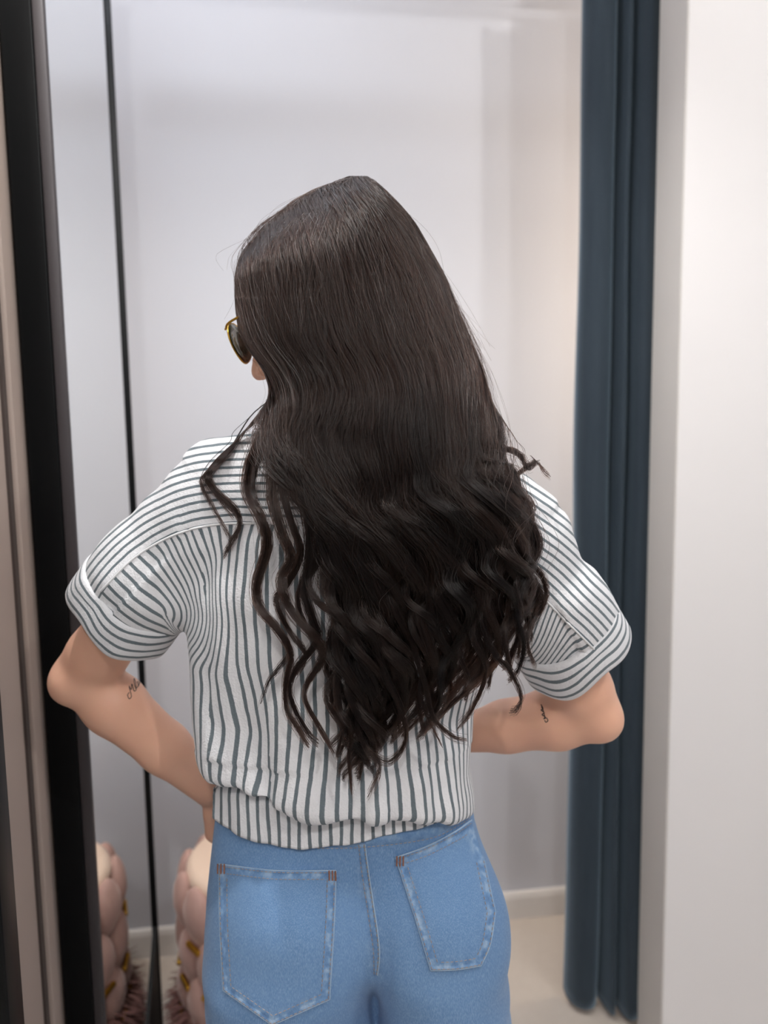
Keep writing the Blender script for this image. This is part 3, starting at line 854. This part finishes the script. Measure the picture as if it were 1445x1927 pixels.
# folds: vertical gathers on the back, drag lines on the sleeves, blousing near the hem
tor = np.clip(1-wL-wR, 0, 1)
low = np.exp(-((Z-np.interp(X, BLW[:, 0], BLW[:, 2]))/0.09)**2)
gath = vnoise(np.column_stack([X*52, Y*8, Z*5]))
fold = tor*(0.0036*gath+0.0055*vnoise(np.column_stack([X*24+3, Y*6, Z*6+9]))+low*0.0032*vnoise(np.column_stack([X*60, Y*9, Z*9])))
fold += 0.0018*vnoise(SV*26+5)
for w_, a_, of in ((wL, aL, offL), (wR, aR, offR)):
    fold += w_*(0.0040*vnoise(np.column_stack([a_*42, of*12, Z*0+2]))+0.0025*vnoise(SV*np.array([30, 20, 30])+11))
# broad fold on the left flank and at the shoulder blades
fold += tor*0.005*np.sin((X+0.35*Z)*48)*np.exp(-((X+0.14)/0.07)**2)*np.exp(-((Z-1.06)/0.12)**2)
SV = SV+N_*fold[:, None]
X, Y, Z = SV.T
# stripe coordinates
xz = SV[:, [0, 2]]
sL = SL0[0]-((xz-SL0[[0, 2]])@dL)
sR = SR0[0]+((xz-SR0[[0, 2]])@dR)
_cx = (XA_L+XA_R)/2; _w, _d = 0.178, 0.098
_th = np.linspace(-pi, pi, 721); _al = np.concatenate([[0], np.cumsum(np.sqrt((_w*np.cos(_th[1:]))**2+(_d*np.sin(_th[1:]))**2)*(_th[1]-_th[0]))]); _al -= _al[360]
s_tor = _cx+0.88*np.interp(np.arctan2((X-_cx)/_w, -(Y-.865)/_d), _th, _al)
s_back = s_tor*np.clip(1-wL-wR, 0, 1)+sL*wL+sR*wR+0.0014*vnoise(SV*np.array([9, 9, 9]))-0.02*(Z-1.1)*0.35
YK_PX = [(120, 1205), (190, 1112), (255, 1048), (330, 1006), (400, 988), (480, 985), (600, 988), (750, 1000), (880, 1032), (960, 1080), (1024, 1128), (1066, 1170), (1117, 1221), (1175, 1290)]
YKW = np.array([P(x, y, .79) for x, y in smooth_poly(YK_PX, 60)])[:, [0, 2]]
dist = seg_dist(xz, YKW)
side = np.sign(Z-np.interp(X, YKW[:, 0], YKW[:, 1]))
yoke = dist*side
sme = mesh_np('shirt', SV, SQ)
fattr(sme, 's_back', s_back); fattr(sme, 'yoke', yoke); fattr(sme, 's_yoke', (yoke+0.0012*vnoise(SV*14+3))*1.42+0.004)
shirt = keep(link('shirt', sme, 'gauze'))
shirt['label'] = 'white gauze shirt with slate stripes'
shirt_bvh = bvh_of(SV, SQ)
# yoke seam
pts = on_line(shirt_bvh, [p for p in YK_PX if 150 < p[0] < 1140], 160, 0.0004)
subpart(link('yoke_seam', mesh_np('yoke_seam', *tube_arrays(pts, 0.0013, 6)), 'whitethread'), shirt)
# rolled cuffs
def cuff(rc, ax, name, ph, top):
    e1 = np.cross(ax, np.array([0, 1.0, 0])); e1 /= np.linalg.norm(e1); e2 = np.cross(ax, e1)
    nn = 96; prof = [(-0.036, -0.0035), (-0.037, 0.0010), (-0.034, 0.0038), (-0.024, 0.0042), (-0.012, 0.0048), (0.000, 0.0052), (0.010, 0.0050), (0.0135, 0.0030), (0.0135, 0.0), (0.010, -0.0015), (0.0, -0.0018), (-0.012, -0.0018)]
    V, S = [], []
    for k in range(nn):
        th = 2*pi*k/nn
        rr = 0.0628*(1+0.012*sin(2*th+ph)+0.012*sin(5*th+ph*2))
        dirv = cos(th)*e1+sin(th)*e2
        lift = 0.006*sin(th*2+ph)+0.003*sin(5*th+1+ph)
        for a, dr in prof:
            V.append(rc+ax*(a+lift*(0.3 if a < -0.02 else 1.0))+dirv*(rr+dr)); S.append(a+0.0012)
    m = len(prof)
    F = [(k*m+j, k*m+j+1, ((k+1) % nn)*m+j+1, ((k+1) % nn)*m+j) for k in range(nn) for j in range(m-1)]
    V = np.array(V); V += 0.0012*vnoise(V*40+ph)[:, None]*np.array([[1, 1, 1]])
    me = mesh_np(name, V, F); fattr(me, 's_back', np.array(S)*1.0)
    bm = bmesh.new(); bm.from_mesh(me); bmesh.ops.recalc_face_normals(bm, faces=bm.faces[:]); bm.to_mesh(me); bm.free()
    o = subpart(link('cuff', me, 'gauze_simple'), shirt)
    return o
cuff(RC_L, AX_L, 'cuff', 0.6, 0); cuff(RC_R, AX_R, 'cuff', 2.4, 0)
# tail of the shirt hanging below the blousing
T_T = [(392, 1420), (420, 1450), (480, 1485), (560, 1515), (640, 1525), (740, 1526), (800, 1512), (858, 1500)]
T_B = [(400, 1526), (425, 1550), (480, 1577), (550, 1591), (620, 1588), (690, 1576), (770, 1556), (860, 1533)]
A_ = smooth_poly(T_T, 110); B_ = smooth_poly(T_B, 110); V, S, W = [], [], []
m = 16
for i in range(110):
    for k in range(m):
        t = k/(m-1); q = A_[i]*(1-t)+B_[i]*t
        off = 0.0060+0.0016*sin(i*0.28)*t+0.0006*sin(i*0.71+k*0.2)*t
        h = cast(jeans_bvh, min(max(q[0], 413), 880), q[1], off)
        if h is None: h = cast(shirt_bvh, min(max(q[0], 413), 880), q[1], -0.008)
        if h is None: h = V[-1] if V else P(q[0], q[1], .83)
        V.append(h)
V = np.array(V)
F = [(i*m+k, i*m+k+1, (i+1)*m+k+1, (i+1)*m+k) for i in range(109) for k in range(m-1)]
me = mesh_np('shirt_tail', V, F); fattr(me, 's_back', V[:, 0]+0.006*(V[:, 2]-0.9))
tl = subpart(link('shirt_tail', me, 'gauze_simple'), shirt)
md = tl.modifiers.new('thick', 'SOLIDIFY'); md.thickness = 0.0012; md.offset = 0

# ------------------------------------------------------------------ tattoos
def strokes(name, lines, rad, label):
    parts = []
    for ln in lines:
        pts = on_line(body_bvh, ln, 5*len(ln), 0.0001)
        if len(pts) > 3: parts.append(tube_arrays(pts, rad, 5))
    if parts:
        o = subpart(link(name, mesh_np(name, *join_arrays(parts)), 'ink'), body); o['label'] = label; o['kind'] = 'stuff'
TAT = [  # joined script running up the arm towards the sleeve
    [(243, 1303), (240, 1308), (243, 1315), (247, 1311), (246, 1304), (244, 1297), (243, 1291), (247, 1298), (248, 1287), (252, 1301)],
    [(252, 1301), (256, 1298), (253, 1289), (252, 1277), (255, 1284), (256, 1294)],
    [(256, 1296), (260, 1290), (258, 1283), (262, 1285), (260, 1292)],
    [(261, 1288), (264, 1283), (261, 1279), (265, 1277), (265, 1284)],
    [(265, 1282), (266, 1274), (263, 1268), (261, 1260)]]
strokes('tattoo', TAT, 0.00050, 'small dark script tattoo')
TAT2 = [[(1018, 1326), (1022, 1334), (1018, 1336), (1024, 1341), (1020, 1345), (1026, 1349), (1023, 1353), (1028, 1351), (1031, 1356), (1027, 1359), (1025, 1355)],
        [(1019, 1330), (1023, 1340), (1025, 1350)]]
strokes('tattoo', TAT2, 0.00060, 'small dark tattoo below the cuff')

# ------------------------------------------------------------------ sunglasses
sg_ = empty('sunglasses', tuple(HL(0, 0.10, 0.005)))
sgo = np.array(sg_.location)
t = NT('smoke_green_lens'); t.set(Base_Color=t.mix(t.noise(t.obj(), 30), (0.030, 0.034, 0.022, 1), (0.045, 0.046, 0.032, 1)), Roughness=0.08, Specular_IOR_Level=0.7); MAT['lens'] = t.m
def LS(x, y, z): return HL(x, y, z)-sgo
for sx in (-1, 1):
    rim, Vl, Fl = [], [], []
    for k in range(40):
        th = 2*pi*k/40
        rx, rz = 0.0255*(1+0.06*cos(th*2)), 0.0235*(1-0.08*sin(th))
        x, z = rx*cos(th), rz*sin(th)
        rim.append(LS(sx*(0.034+x), 0.118-0.30*max(0, x+0.01)*1.0-3.0*z*z*0, z+0.000))
    rim = np.array(rim); c = rim.mean(0)+hf*0.004
    for s in (1.0, 0.66, 0.33): Vl += list(c+(rim-rim.mean(0))*s*0.985-hf*0.004*s*s)
    Vl.append(c)
    for i in range(2):
        for k in range(40): Fl.append((i*40+k, i*40+(k+1) % 40, (i+1)*40+(k+1) % 40, (i+1)*40+k))
    for k in range(0, 40, 2): Fl.append((80+k, 80+k+1, 80+(k+2) % 40, 120))
    lo = link('lens', mesh_np('lens', Vl, Fl), 'lens', sg_); md = lo.modifiers.new('thick', 'SOLIDIFY'); md.thickness = 0.0018; md.offset = 0
    link('rim', mesh_np('rim', *tube_arrays(rim, 0.0011, 6, loop=True)), 'gold', sg_)
    tp = smooth_poly([LS(sx*0.062, 0.108, 0.010), LS(sx*0.072, 0.090, 0.012), LS(sx*0.078, 0.03, 0.010), LS(sx*0.080, -0.010, 0.012), LS(sx*0.079, -0.028, -0.010)], 24)
    link('temple', mesh_np('temple', *tube_arrays(tp, 0.0013, 6)), 'gold', sg_)
br = smooth_poly([LS(-0.008, 0.119, 0.004), LS(0, 0.122, 0.008), LS(0.008, 0.119, 0.004)], 10)
link('bridge', mesh_np('bridge', *tube_arrays(br, 0.0011, 6)), 'gold', sg_)
bb = smooth_poly([LS(-0.028, 0.119, 0.0245), LS(0, 0.123, 0.018), LS(0.028, 0.119, 0.0245)], 14)
link('brow_bar', mesh_np('brow_bar', *tube_arrays(bb, 0.0010, 6)), 'gold', sg_)
tag(sg_, 'gold-rimmed dark sunglasses on the woman\'s face', 'sunglasses')

# ------------------------------------------------------------------ hair
# nearest clothed surface (towards the camera) over an x-z raster, so that locks lie on the back
def first_surface(fld):
    neg = fld.f < 0; has = neg.any(1); i = neg.argmax(1); return np.where(has, fld.ax[1][i], 9.0)
YS = first_surface(fs)
def y_clothes(Xw, Zw):
    i = np.clip(np.rint((Xw-fs.lo[0])/fs.h).astype(int), 0, fs.n[0]-1); k = np.clip(np.rint((Zw-fs.lo[2])/fs.h).astype(int), 0, fs.n[2]-1)
    r = YS[i, k]; return np.where((Zw < fs.lo[2]) | (Zw > fs.ax[2][-1]), 9.0, r)
HROWS = np.array([  # y, true left edge, right edge, depth of the side silhouette, bulge towards the camera, flatness
    (334, 660, 690, .885, .006, 2.0), (337, 648, 699, .885, .014, 2.0), (341, 636, 707, .885, .022, 2.0), (347, 622, 714, .885, .030, 2.0), (354, 601, 722, .885, .042, 2.0), (373, 567, 741, .885, .060, 2.0), (399, 534, 766, .885, .078, 2.0),
    (422, 498, 784, .885, .090, 2.0), (450, 475, 799, .885, .100, 2.0), (482, 450, 818, .885, .108, 2.0), (518, 441, 838, .884, .114, 2.0), (575, 442, 860, .880, .119, 2.1),
    (622, 448, 880, .875, .120, 2.2), (650, 460, 891, .870, .118, 2.2), (675, 482, 900, .866, .117, 2.2), (700, 500, 908, .860, .116, 2.3), (740, 516, 914, .850, .114, 2.4), (800, 496, 926, .830, .100, 2.6), (860, 470, 940, .810, .084, 3.0),
    (950, 462, 975, .790, .070, 3.5), (1050, 470, 1000, .785, .062, 4.0), (1200, 480, 1010, .785, .058, 4.0), (1500, 480, 1000, .785, .050, 4.0)], float)
_hy = np.arange(330, 1521)
_ht = [np.interp(_hy, HROWS[:, 0], HROWS[:, c]) for c in range(6)]
def _gs(v, sig):
    k = np.exp(-0.5*(np.arange(-90, 91)/sig)**2); k /= k.sum(); return np.convolve(np.pad(v, 90, mode='edge'), k, 'valid')
_w = np.clip((_hy-350)/90, 0, 1)
_ht = [_ht[0]]+[_ht[c]*(1-_w)+_gs(_ht[c], 9 if c < 3 else 30)*_w for c in range(1, 6)]
def hrow(y, c): return np.interp(y, _hy, _ht[c])
def hair_depth(x, y):
    L, R = hrow(y, 1), hrow(y, 2); s = np.clip((x-(L+R)/2)/((R-L)/2+1e-6), -1, 1); m = hrow(y, 5)
    return hrow(y, 3)-hrow(y, 4)*(1-np.abs(s)**m)**(1/m)
# under-mass: head cap following the skull plus the lock cores
fh = Field((-0.28, 0.70, 1.06), (0.18, 1.06, 1.72), 0.0045)
fh.ell(HL(0, -0.014, 0.030), (0.073, 0.091, 0.078), HR, 0.01)
for y_, sc in ((500, .74), (570, .78), (640, .80), (710, .80), (780, .78), (850, .74), (920, .68), (985, .60)):
    L_, R_ = hrow(y_, 1), hrow(y_, 2)
    if y_ > 700: L_ = max(L_, 520+(y_-700)*0.05)
    dc, dB = hrow(y_, 3), hrow(y_, 4)
    c = P((L_+R_)/2, y_, dc-dB*0.30); hw = (R_-L_)/2/1684*sc
    fh.ell(c, (hw, dB*0.44, 0.042), None, 0.02)
# open the face
fc = Field.__new__(Field); fc.lo, fc.h, fc.n, fc.ax = fh.lo, fh.h, fh.n, fh.ax; fc.f = np.full(fh.n, 0.2, np.float32)
fc.ell(HL(0, 0.125, -0.050), (0.085, 0.085, 0.095), HR, 0.0)
fh.f = smax(fh.f, -fc.f, 0.01)
ys_ = np.array([y_clothes(fh.ax[0], np.full(fh.n[0], z)) for z in fh.ax[2]]).T
fh.f = smax(fh.f, (fh.ax[1][None, :, None]-(ys_[:, None, :]+0.02)).astype(np.float32), 0.0)
HV, HQ = fh.mesh(2)
YH = first_surface(fh)
def y_cap(Xw, Zw):
    i = np.clip(np.rint((Xw-fh.lo[0])/fh.h).astype(int), 0, fh.n[0]-1); k = np.clip(np.rint((Zw-fh.lo[2])/fh.h).astype(int), 0, fh.n[2]-1)
    return np.where((Zw < fh.lo[2]) | (Zw > fh.ax[2][-1]), 9.0, YH[i, k])
NP = 56
guides = []       # (px points (NP,2), depth lift, clump scale, strand count)
rg = np.random.default_rng(11)
VL = lambda y: np.where(y < 560, 441.0+(560-y)*-0.02, hrow(y, 1))
def lane(a, y): return VL(y)+(hrow(y, 2)-VL(y))*a
def ridge_x(y): return hrow(y, 1)
def main_guide(a, yend, amp, lam, ph, a2, lift, cl, ns):
    """a: lane at the head, a2: lane the lock drifts to in the length"""
    yy = np.linspace(332, 740, 400); xx = lane(a, yy); ok = xx >= ridge_x(yy)
    ys = yy[ok][0] if ok.any() else 520
    y = np.concatenate([np.linspace(ys, 560, 14, endpoint=False), np.linspace(max(560, ys), yend, 90)])
    y = np.sort(y)
    k = sm((y-700)/320)
    lowL, lowR = 632+0*y, np.interp(y, [800, 950, 1100, 1250, 1350, 1500], [926, 975, 1008, 975, 890, 780])
    lowL = np.interp(y, [700, 800, 950, 1000, 1100, 1200, 1500], [500, 520, 570, 625, 632, 640, 650])
    x = lane(a, y)*(1-k)+(lowL+(lowR-lowL)*a2)*k
    A = amp*sm((y-740)/260)*(1+0.25*np.sin(y/97+ph))
    x = x+A*np.sin(2*pi*(y-700)/lam+ph)
    # hair bends over from beyond the parting
    root = np.array([[x[0]-4, y[0]+22], [x[0]-2, y[0]+8]]); q = np.column_stack([x, y])
    q = smooth_poly(np.vstack([q[::6], q[-1:]]), NP-2)
    return np.vstack([root, q]), lift, cl, ns, A.max()
for i in range(150):
    a = (i+0.5)/150; a = np.clip(a+rg.normal()*0.012, 0.0, 1.0)
    a2 = np.clip((a-0.22)/0.78, 0.0, 1)+rg.normal()*0.045
    if a < 0.22: a2 = rg.uniform(0.0, 0.35)
    a2 = np.clip(a2, 0.0, 1.0)
    ye = np.interp(a2, [0, .12, .3, .5, .7, .85, 1.0], [1440, 1470, 1440, 1400, 1400, 1330, 1270])-abs(rg.normal())*125
    ph = 5.2*a2+rg.normal()*0.38
    guides.append(main_guide(a, ye, rg.uniform(17, 33), rg.uniform(165, 225), ph, a2, rg.uniform(0, 0.030), 1.0, 150))
# inner, shorter layers that fill the upper length
for i in range(60):
    a = np.clip(rg.random(), 0.02, 0.98); a2 = np.clip((a-0.1)/0.9+rg.normal()*0.03, 0.02, 0.98)
    guides.append(main_guide(a, rg.uniform(930, 1180), rg.uniform(5, 14), rg.uniform(160, 220), 5.2*a2+rg.normal()*0.4, a2, rg.uniform(0.018, 0.045), 1.3, 110))
# traced locks on the left and the flyaway ends
TR_ = [
 ([(600, 372), (520, 470), (505, 600), (520, 700), (512, 745), (470, 785), (428, 852), (391, 893), (403, 922), (443, 961), (451, 990), (433, 1023), (420, 1048)], 0.62, 150),
 ([(590, 380), (500, 480), (492, 620), (515, 730), (480, 775), (440, 812), (432, 832), (395, 868), (378, 904), (397, 948), (428, 1002), (437, 1016)], 0.22, 40),
 ([(600, 372), (540, 450), (510, 580), (515, 720), (500, 770), (455, 815), (425, 850), (400, 880), (395, 900), (410, 935), (440, 975)], 0.35, 70),
 ([(610, 366), (530, 470), (520, 620), (525, 740), (490, 820), (469, 878), (467, 930), (494, 985), (500, 1033), (482, 1096), (487, 1142), (521, 1184), (547, 1231), (537, 1283), (539, 1334), (563, 1376), (581, 1407)], 0.85, 200),
 ([(612, 364), (540, 470), (530, 620), (532, 740), (500, 830), (480, 890), (478, 940), (503, 995), (506, 1040), (487, 1100), (494, 1148), (528, 1190), (545, 1225), (520, 1262), (506, 1280), (490, 1324)], 0.35, 60),
 ([(620, 358), (560, 460), (545, 620), (545, 760), (520, 860), (512, 930), (530, 1000), (548, 1049), (528, 1090), (537, 1125), (557, 1163), (600, 1207), (607, 1241), (580, 1283), (573, 1314), (599, 1366), (630, 1417)], 0.8, 190),
 ([(630, 352), (580, 460), (560, 620), (560, 760), (560, 860), (570, 930), (582, 1008), (580, 1060), (572, 1115), (590, 1170), (597, 1205), (560, 1255), (545, 1290), (553, 1330), (580, 1380), (600, 1400)], 0.75, 180),
 ([(640, 348), (600, 460), (580, 640), (580, 780), (600, 880), (625, 950), (612, 1030), (580, 1090), (598, 1132), (641, 1163), (665, 1200), (650, 1250)], 0.6, 140),
 ([(640, 348), (590, 480), (560, 660), (540, 800), (530, 900), (545, 970), (566, 1040), (540, 1100), (520, 1130), (545, 1190), (575, 1230), (560, 1270)], 0.6, 140),
 ([(640, 346), (600, 480), (585, 660), (570, 800), (590, 900), (600, 980), (590, 1050), (560, 1120), (575, 1180), (603, 1225), (590, 1260)], 0.5, 110),
 ([(645, 345), (620, 480), (610, 660), (620, 800), (645, 900), (656, 992), (632, 1070), (622, 1132), (654, 1179), (643, 1241), (633, 1283), (641, 1340), (661, 1371), (656, 1423), (662, 1495)], 0.8, 180),
 ([(650, 342), (640, 480), (640, 660), (655, 800), (670, 920), (690, 1040), (660, 1120), (670, 1200), (700, 1280), (672, 1350), (690, 1410), (715, 1440), (692, 1500)], 0.5, 90),
 ([(655, 342), (650, 480), (660, 660), (680, 800), (700, 920), (720, 1060), (700, 1160), (720, 1260), (752, 1330), (764, 1390), (735, 1432), (705, 1425)], 0.6, 110),
 ([(660, 341), (690, 480), (720, 660), (745, 800), (770, 940), (790, 1080), (775, 1200), (800, 1290), (815, 1350), (850, 1385), (879, 1393)], 0.55, 100),
 ([(660, 341), (690, 480), (720, 660), (750, 800), (790, 940), (800, 1080), (815, 1200), (790, 1290), (805, 1350), (833, 1407)], 0.5, 90),
 ([(670, 340), (770, 480), (840, 640), (880, 780), (905, 880), (930, 960), (965, 1040), (1000, 1090), (1022, 1130), (1000, 1175), (993, 1215), (1009, 1257)], 0.5, 110),
 ([(672, 340), (780, 480), (850, 640), (890, 780), (912, 880), (950, 960), (985, 1040), (1020, 1085), (1027, 1125), (1003, 1172), (985, 1210), (985, 1240)], 0.5, 110),
 ([(668, 340), (760, 480), (830, 640), (870, 780), (890, 900), (920, 1000), (930, 1100), (905, 1160), (930, 1230), (960, 1262), (981, 1310), (972, 1334), (960, 1338)], 0.4, 80),
 ([(668, 340), (760, 480), (830, 640), (860, 780), (880, 900), (905, 1010), (915, 1110), (890, 1190), (915, 1260), (890, 1330), (860, 1372)], 0.6, 120),
 ([(672, 340), (790, 470), (865, 650), (900, 760), (905, 820), (925, 850), (955, 846), (980, 858), (993, 880), (1009, 868), (1016, 866)], 0.42, 90),
 ([(672, 340), (790, 470), (862, 650), (895, 770), (900, 840), (925, 880), (962, 897), (993, 878), (1012, 868), (1022, 885), (1036, 897)], 0.28, 50),
 ([(672, 340), (780, 470), (850, 650), (885, 780), (905, 860), (940, 870), (965, 885), (975, 920), (968, 960), (985, 1000), (992, 1050), (970, 1100), (985, 1160)], 0.7, 150),
]
for pts, cl, ns in TR_:
    q = smooth_poly(pts, NP); guides.append((q, rg.uniform(-0.004, 0.006), cl*0.66, ns, 14))
# strands
SP, SR_, TONE = [], [], []
mass_parts = []
tt = np.linspace(0, 1, NP)
for gi, (q, lift, cl, ns, A) in enumerate(guides):
    traced = gi >= 210
    y = q[:, 1]; x = q[:, 0]
    D = hair_depth(x, y)
    # helical depth swing that goes with the sideways wave
    slope = np.gradient(x)/(np.abs(np.gradient(y))+3.0)
    D = D+lift-0.010*np.clip(slope, -1.2, 1.2)*sm((y-780)/200)
    D[:2] += (0.030, 0.012)
    r = np.interp(y, [338, 480, 640, 780, 900, 1050, 1500], [36, 34, 27, 18, 15, 13, 10])*cl
    tl_ = sm((1-tt)/0.42); r = r*(0.07+0.93*tl_); r[:3] *= 0.8
    ns = int(ns*1.25)
    TONE.append(np.clip(0.5+rg.normal()*0.25+rg.normal(size=ns)*0.22, 0, 1))
    rr = np.minimum(np.abs(rg.normal(size=ns))*0.75, 2.0); th = rg.random(ns)*2*pi
    rr = np.where(rg.random(ns) < 0.10, rr*2.0, rr)
    ox, od = rr*np.cos(th), rr*np.sin(th)
    end = 1-0.34*rg.random(ns)**1.8; start = 0.05*rg.random(ns)
    u = start[:, None]+(end-start)[:, None]*tt[None]
    ii = np.clip((u*(NP-1)).astype(int), 0, NP-2); f = u*(NP-1)-ii
    lp = lambda v: v[ii]*(1-f)+v[ii+1]*f
    px, py, dy, rad = lp(x), lp(y), lp(D), lp(r)
    wob = rg.normal(size=(ns, 1))*2.2*np.sin(u*rg.uniform(8, 20, (ns, 1))+rg.random((ns, 1))*6)*u + rg.normal(size=(ns, 1))*1.1*np.sin(u*rg.uniform(25, 50, (ns, 1)))
    px = px+ox[:, None]*rad+wob; py = py+rg.normal(size=(ns, 1))*5*np.ones_like(py)*u
    # keep the head's outline
    hl_, hr_ = hrow(py, 1), hrow(py, 2)
    grow = np.interp(py, [640, 700, 760, 830, 900, 1000], [0, 3, 10, 40, 90, 400])
    px = np.clip(px, hl_+np.abs(wob)*0.7-grow, hr_-np.abs(wob)*0.7+grow)
    base = hair_depth(px, py); same = sm((820-py)/220)
    dep = dy+od[:, None]*rad/1684*0.8
    dep = dep*(1-same)+(base+lift*0.6+(od[:, None]+1)*0.007)*same
    dep[:, 0] += 0.03; dep[:, 1] += 0.014
    W = at_y(px, py, dep)
    yc = y_clothes(W[..., 0], W[..., 2])
    lim = np.minimum(yc-0.005-0.5*lift-np.abs(od[:, None])*0.004, y_cap(W[..., 0], W[..., 2])-0.0025-0.1*lift)
    over = dep > lim
    W = np.where(over[..., None], at_y(px, py, np.minimum(dep, lim)), W)
    SP.append(W); SR_.append(0.00024*(1-0.6*tt[None])*rg.uniform(0.6, 1.3, (ns, 1)))
    # solid core of the lock
    gy = np.minimum(D, y_clothes(*at_y(x, y, D)[:, [0, 2]].T)-0.008)
    core = at_y(x, y, gy+np.interp(y, [650, 900], [0.014, 0.003]))
    kk = int(np.argmax(y > 690))
    mass_parts.append(tube_arrays(core[kk:], np.maximum(r[kk:]/1684*np.interp(y[kk:], [690, 850, 1100], [0.05, 0.22, 0.10]), 0.0003), 6))
# flyaway strands
nf = 1000
a = rg.random(nf); u = np.linspace(0, 1, NP)[None]
y0 = rg.uniform(345, 700, nf); L = rg.uniform(120, 420, nf); py = y0[:, None]+L[:, None]*u
px = lane(a[:, None], py); px = np.maximum(px, hrow(py, 1)-6)
px = px+rg.normal(size=(nf, 1))*16*u**1.5+rg.normal(size=(nf, 1))*6*np.sin(u*rg.uniform(3, 12, (nf, 1)))
dep = hair_depth(px, py)-0.002-0.010*np.abs(rg.normal(size=(nf, 1)))*np.sin(u*pi*0.9)
W = at_y(px, py, dep); lim = y_clothes(W[..., 0], W[..., 2])-0.006
SP.append(np.where((dep > lim)[..., None], at_y(px, py, np.minimum(dep, lim)), W)); SR_.append(0.00012*(1-0.5*tt[None])*np.ones((nf, 1)))
# loose wisps along the right outline
nw = 130
y0 = rg.uniform(480, 760, nw); py = y0[:, None]+rg.uniform(150, 330, nw)[:, None]*u
px = hrow(py, 2)-4+np.abs(rg.normal(size=(nw, 1)))*13*u+rg.normal(size=(nw, 1))*5*np.sin(u*rg.uniform(4, 11, (nw, 1)))
dep = hrow(py, 3)-0.004+rg.normal(size=(nw, 1))*0.008
SP.append(at_y(px, py, dep)); SR_.append(0.00009*np.ones((nw, NP)))
SP = np.vstack([s.reshape(-1, NP, 3) for s in SP]); SR_ = np.vstack([np.broadcast_to(r, (len(r), NP)) for r in SR_])

Vm, Fm = join_arrays([(HV, HQ)]+mass_parts)
hair = keep(link('hair', mesh_np('hair', Vm, Fm), 'hairmass'))
hair['label'] = 'long wavy dark brown hair'; hair['kind'] = 'stuff'
hc = bpy.data.hair_curves.new('hair_strands')
hc.add_curves([NP]*len(SP))
hc.attributes['position'].data.foreach_set('vector', SP.astype(np.float32).ravel())
ra = hc.attributes.get('radius') or hc.attributes.new('radius', 'FLOAT', 'POINT')
ra.data.foreach_set('value', SR_.astype(np.float32).ravel())
tn = np.concatenate(TONE+[0.35+0.5*rg.random(len(SP)-sum(len(x) for x in TONE))])
ta = hc.attributes.new('tone', 'FLOAT', 'CURVE'); ta.data.foreach_set('value', tn.astype(np.float32))
hc.materials.append(MAT['hair'])
ho_ = bpy.data.objects.new('hair_strands', hc); COL.objects.link(ho_); subpart(ho_, hair); ho_['kind'] = 'stuff'
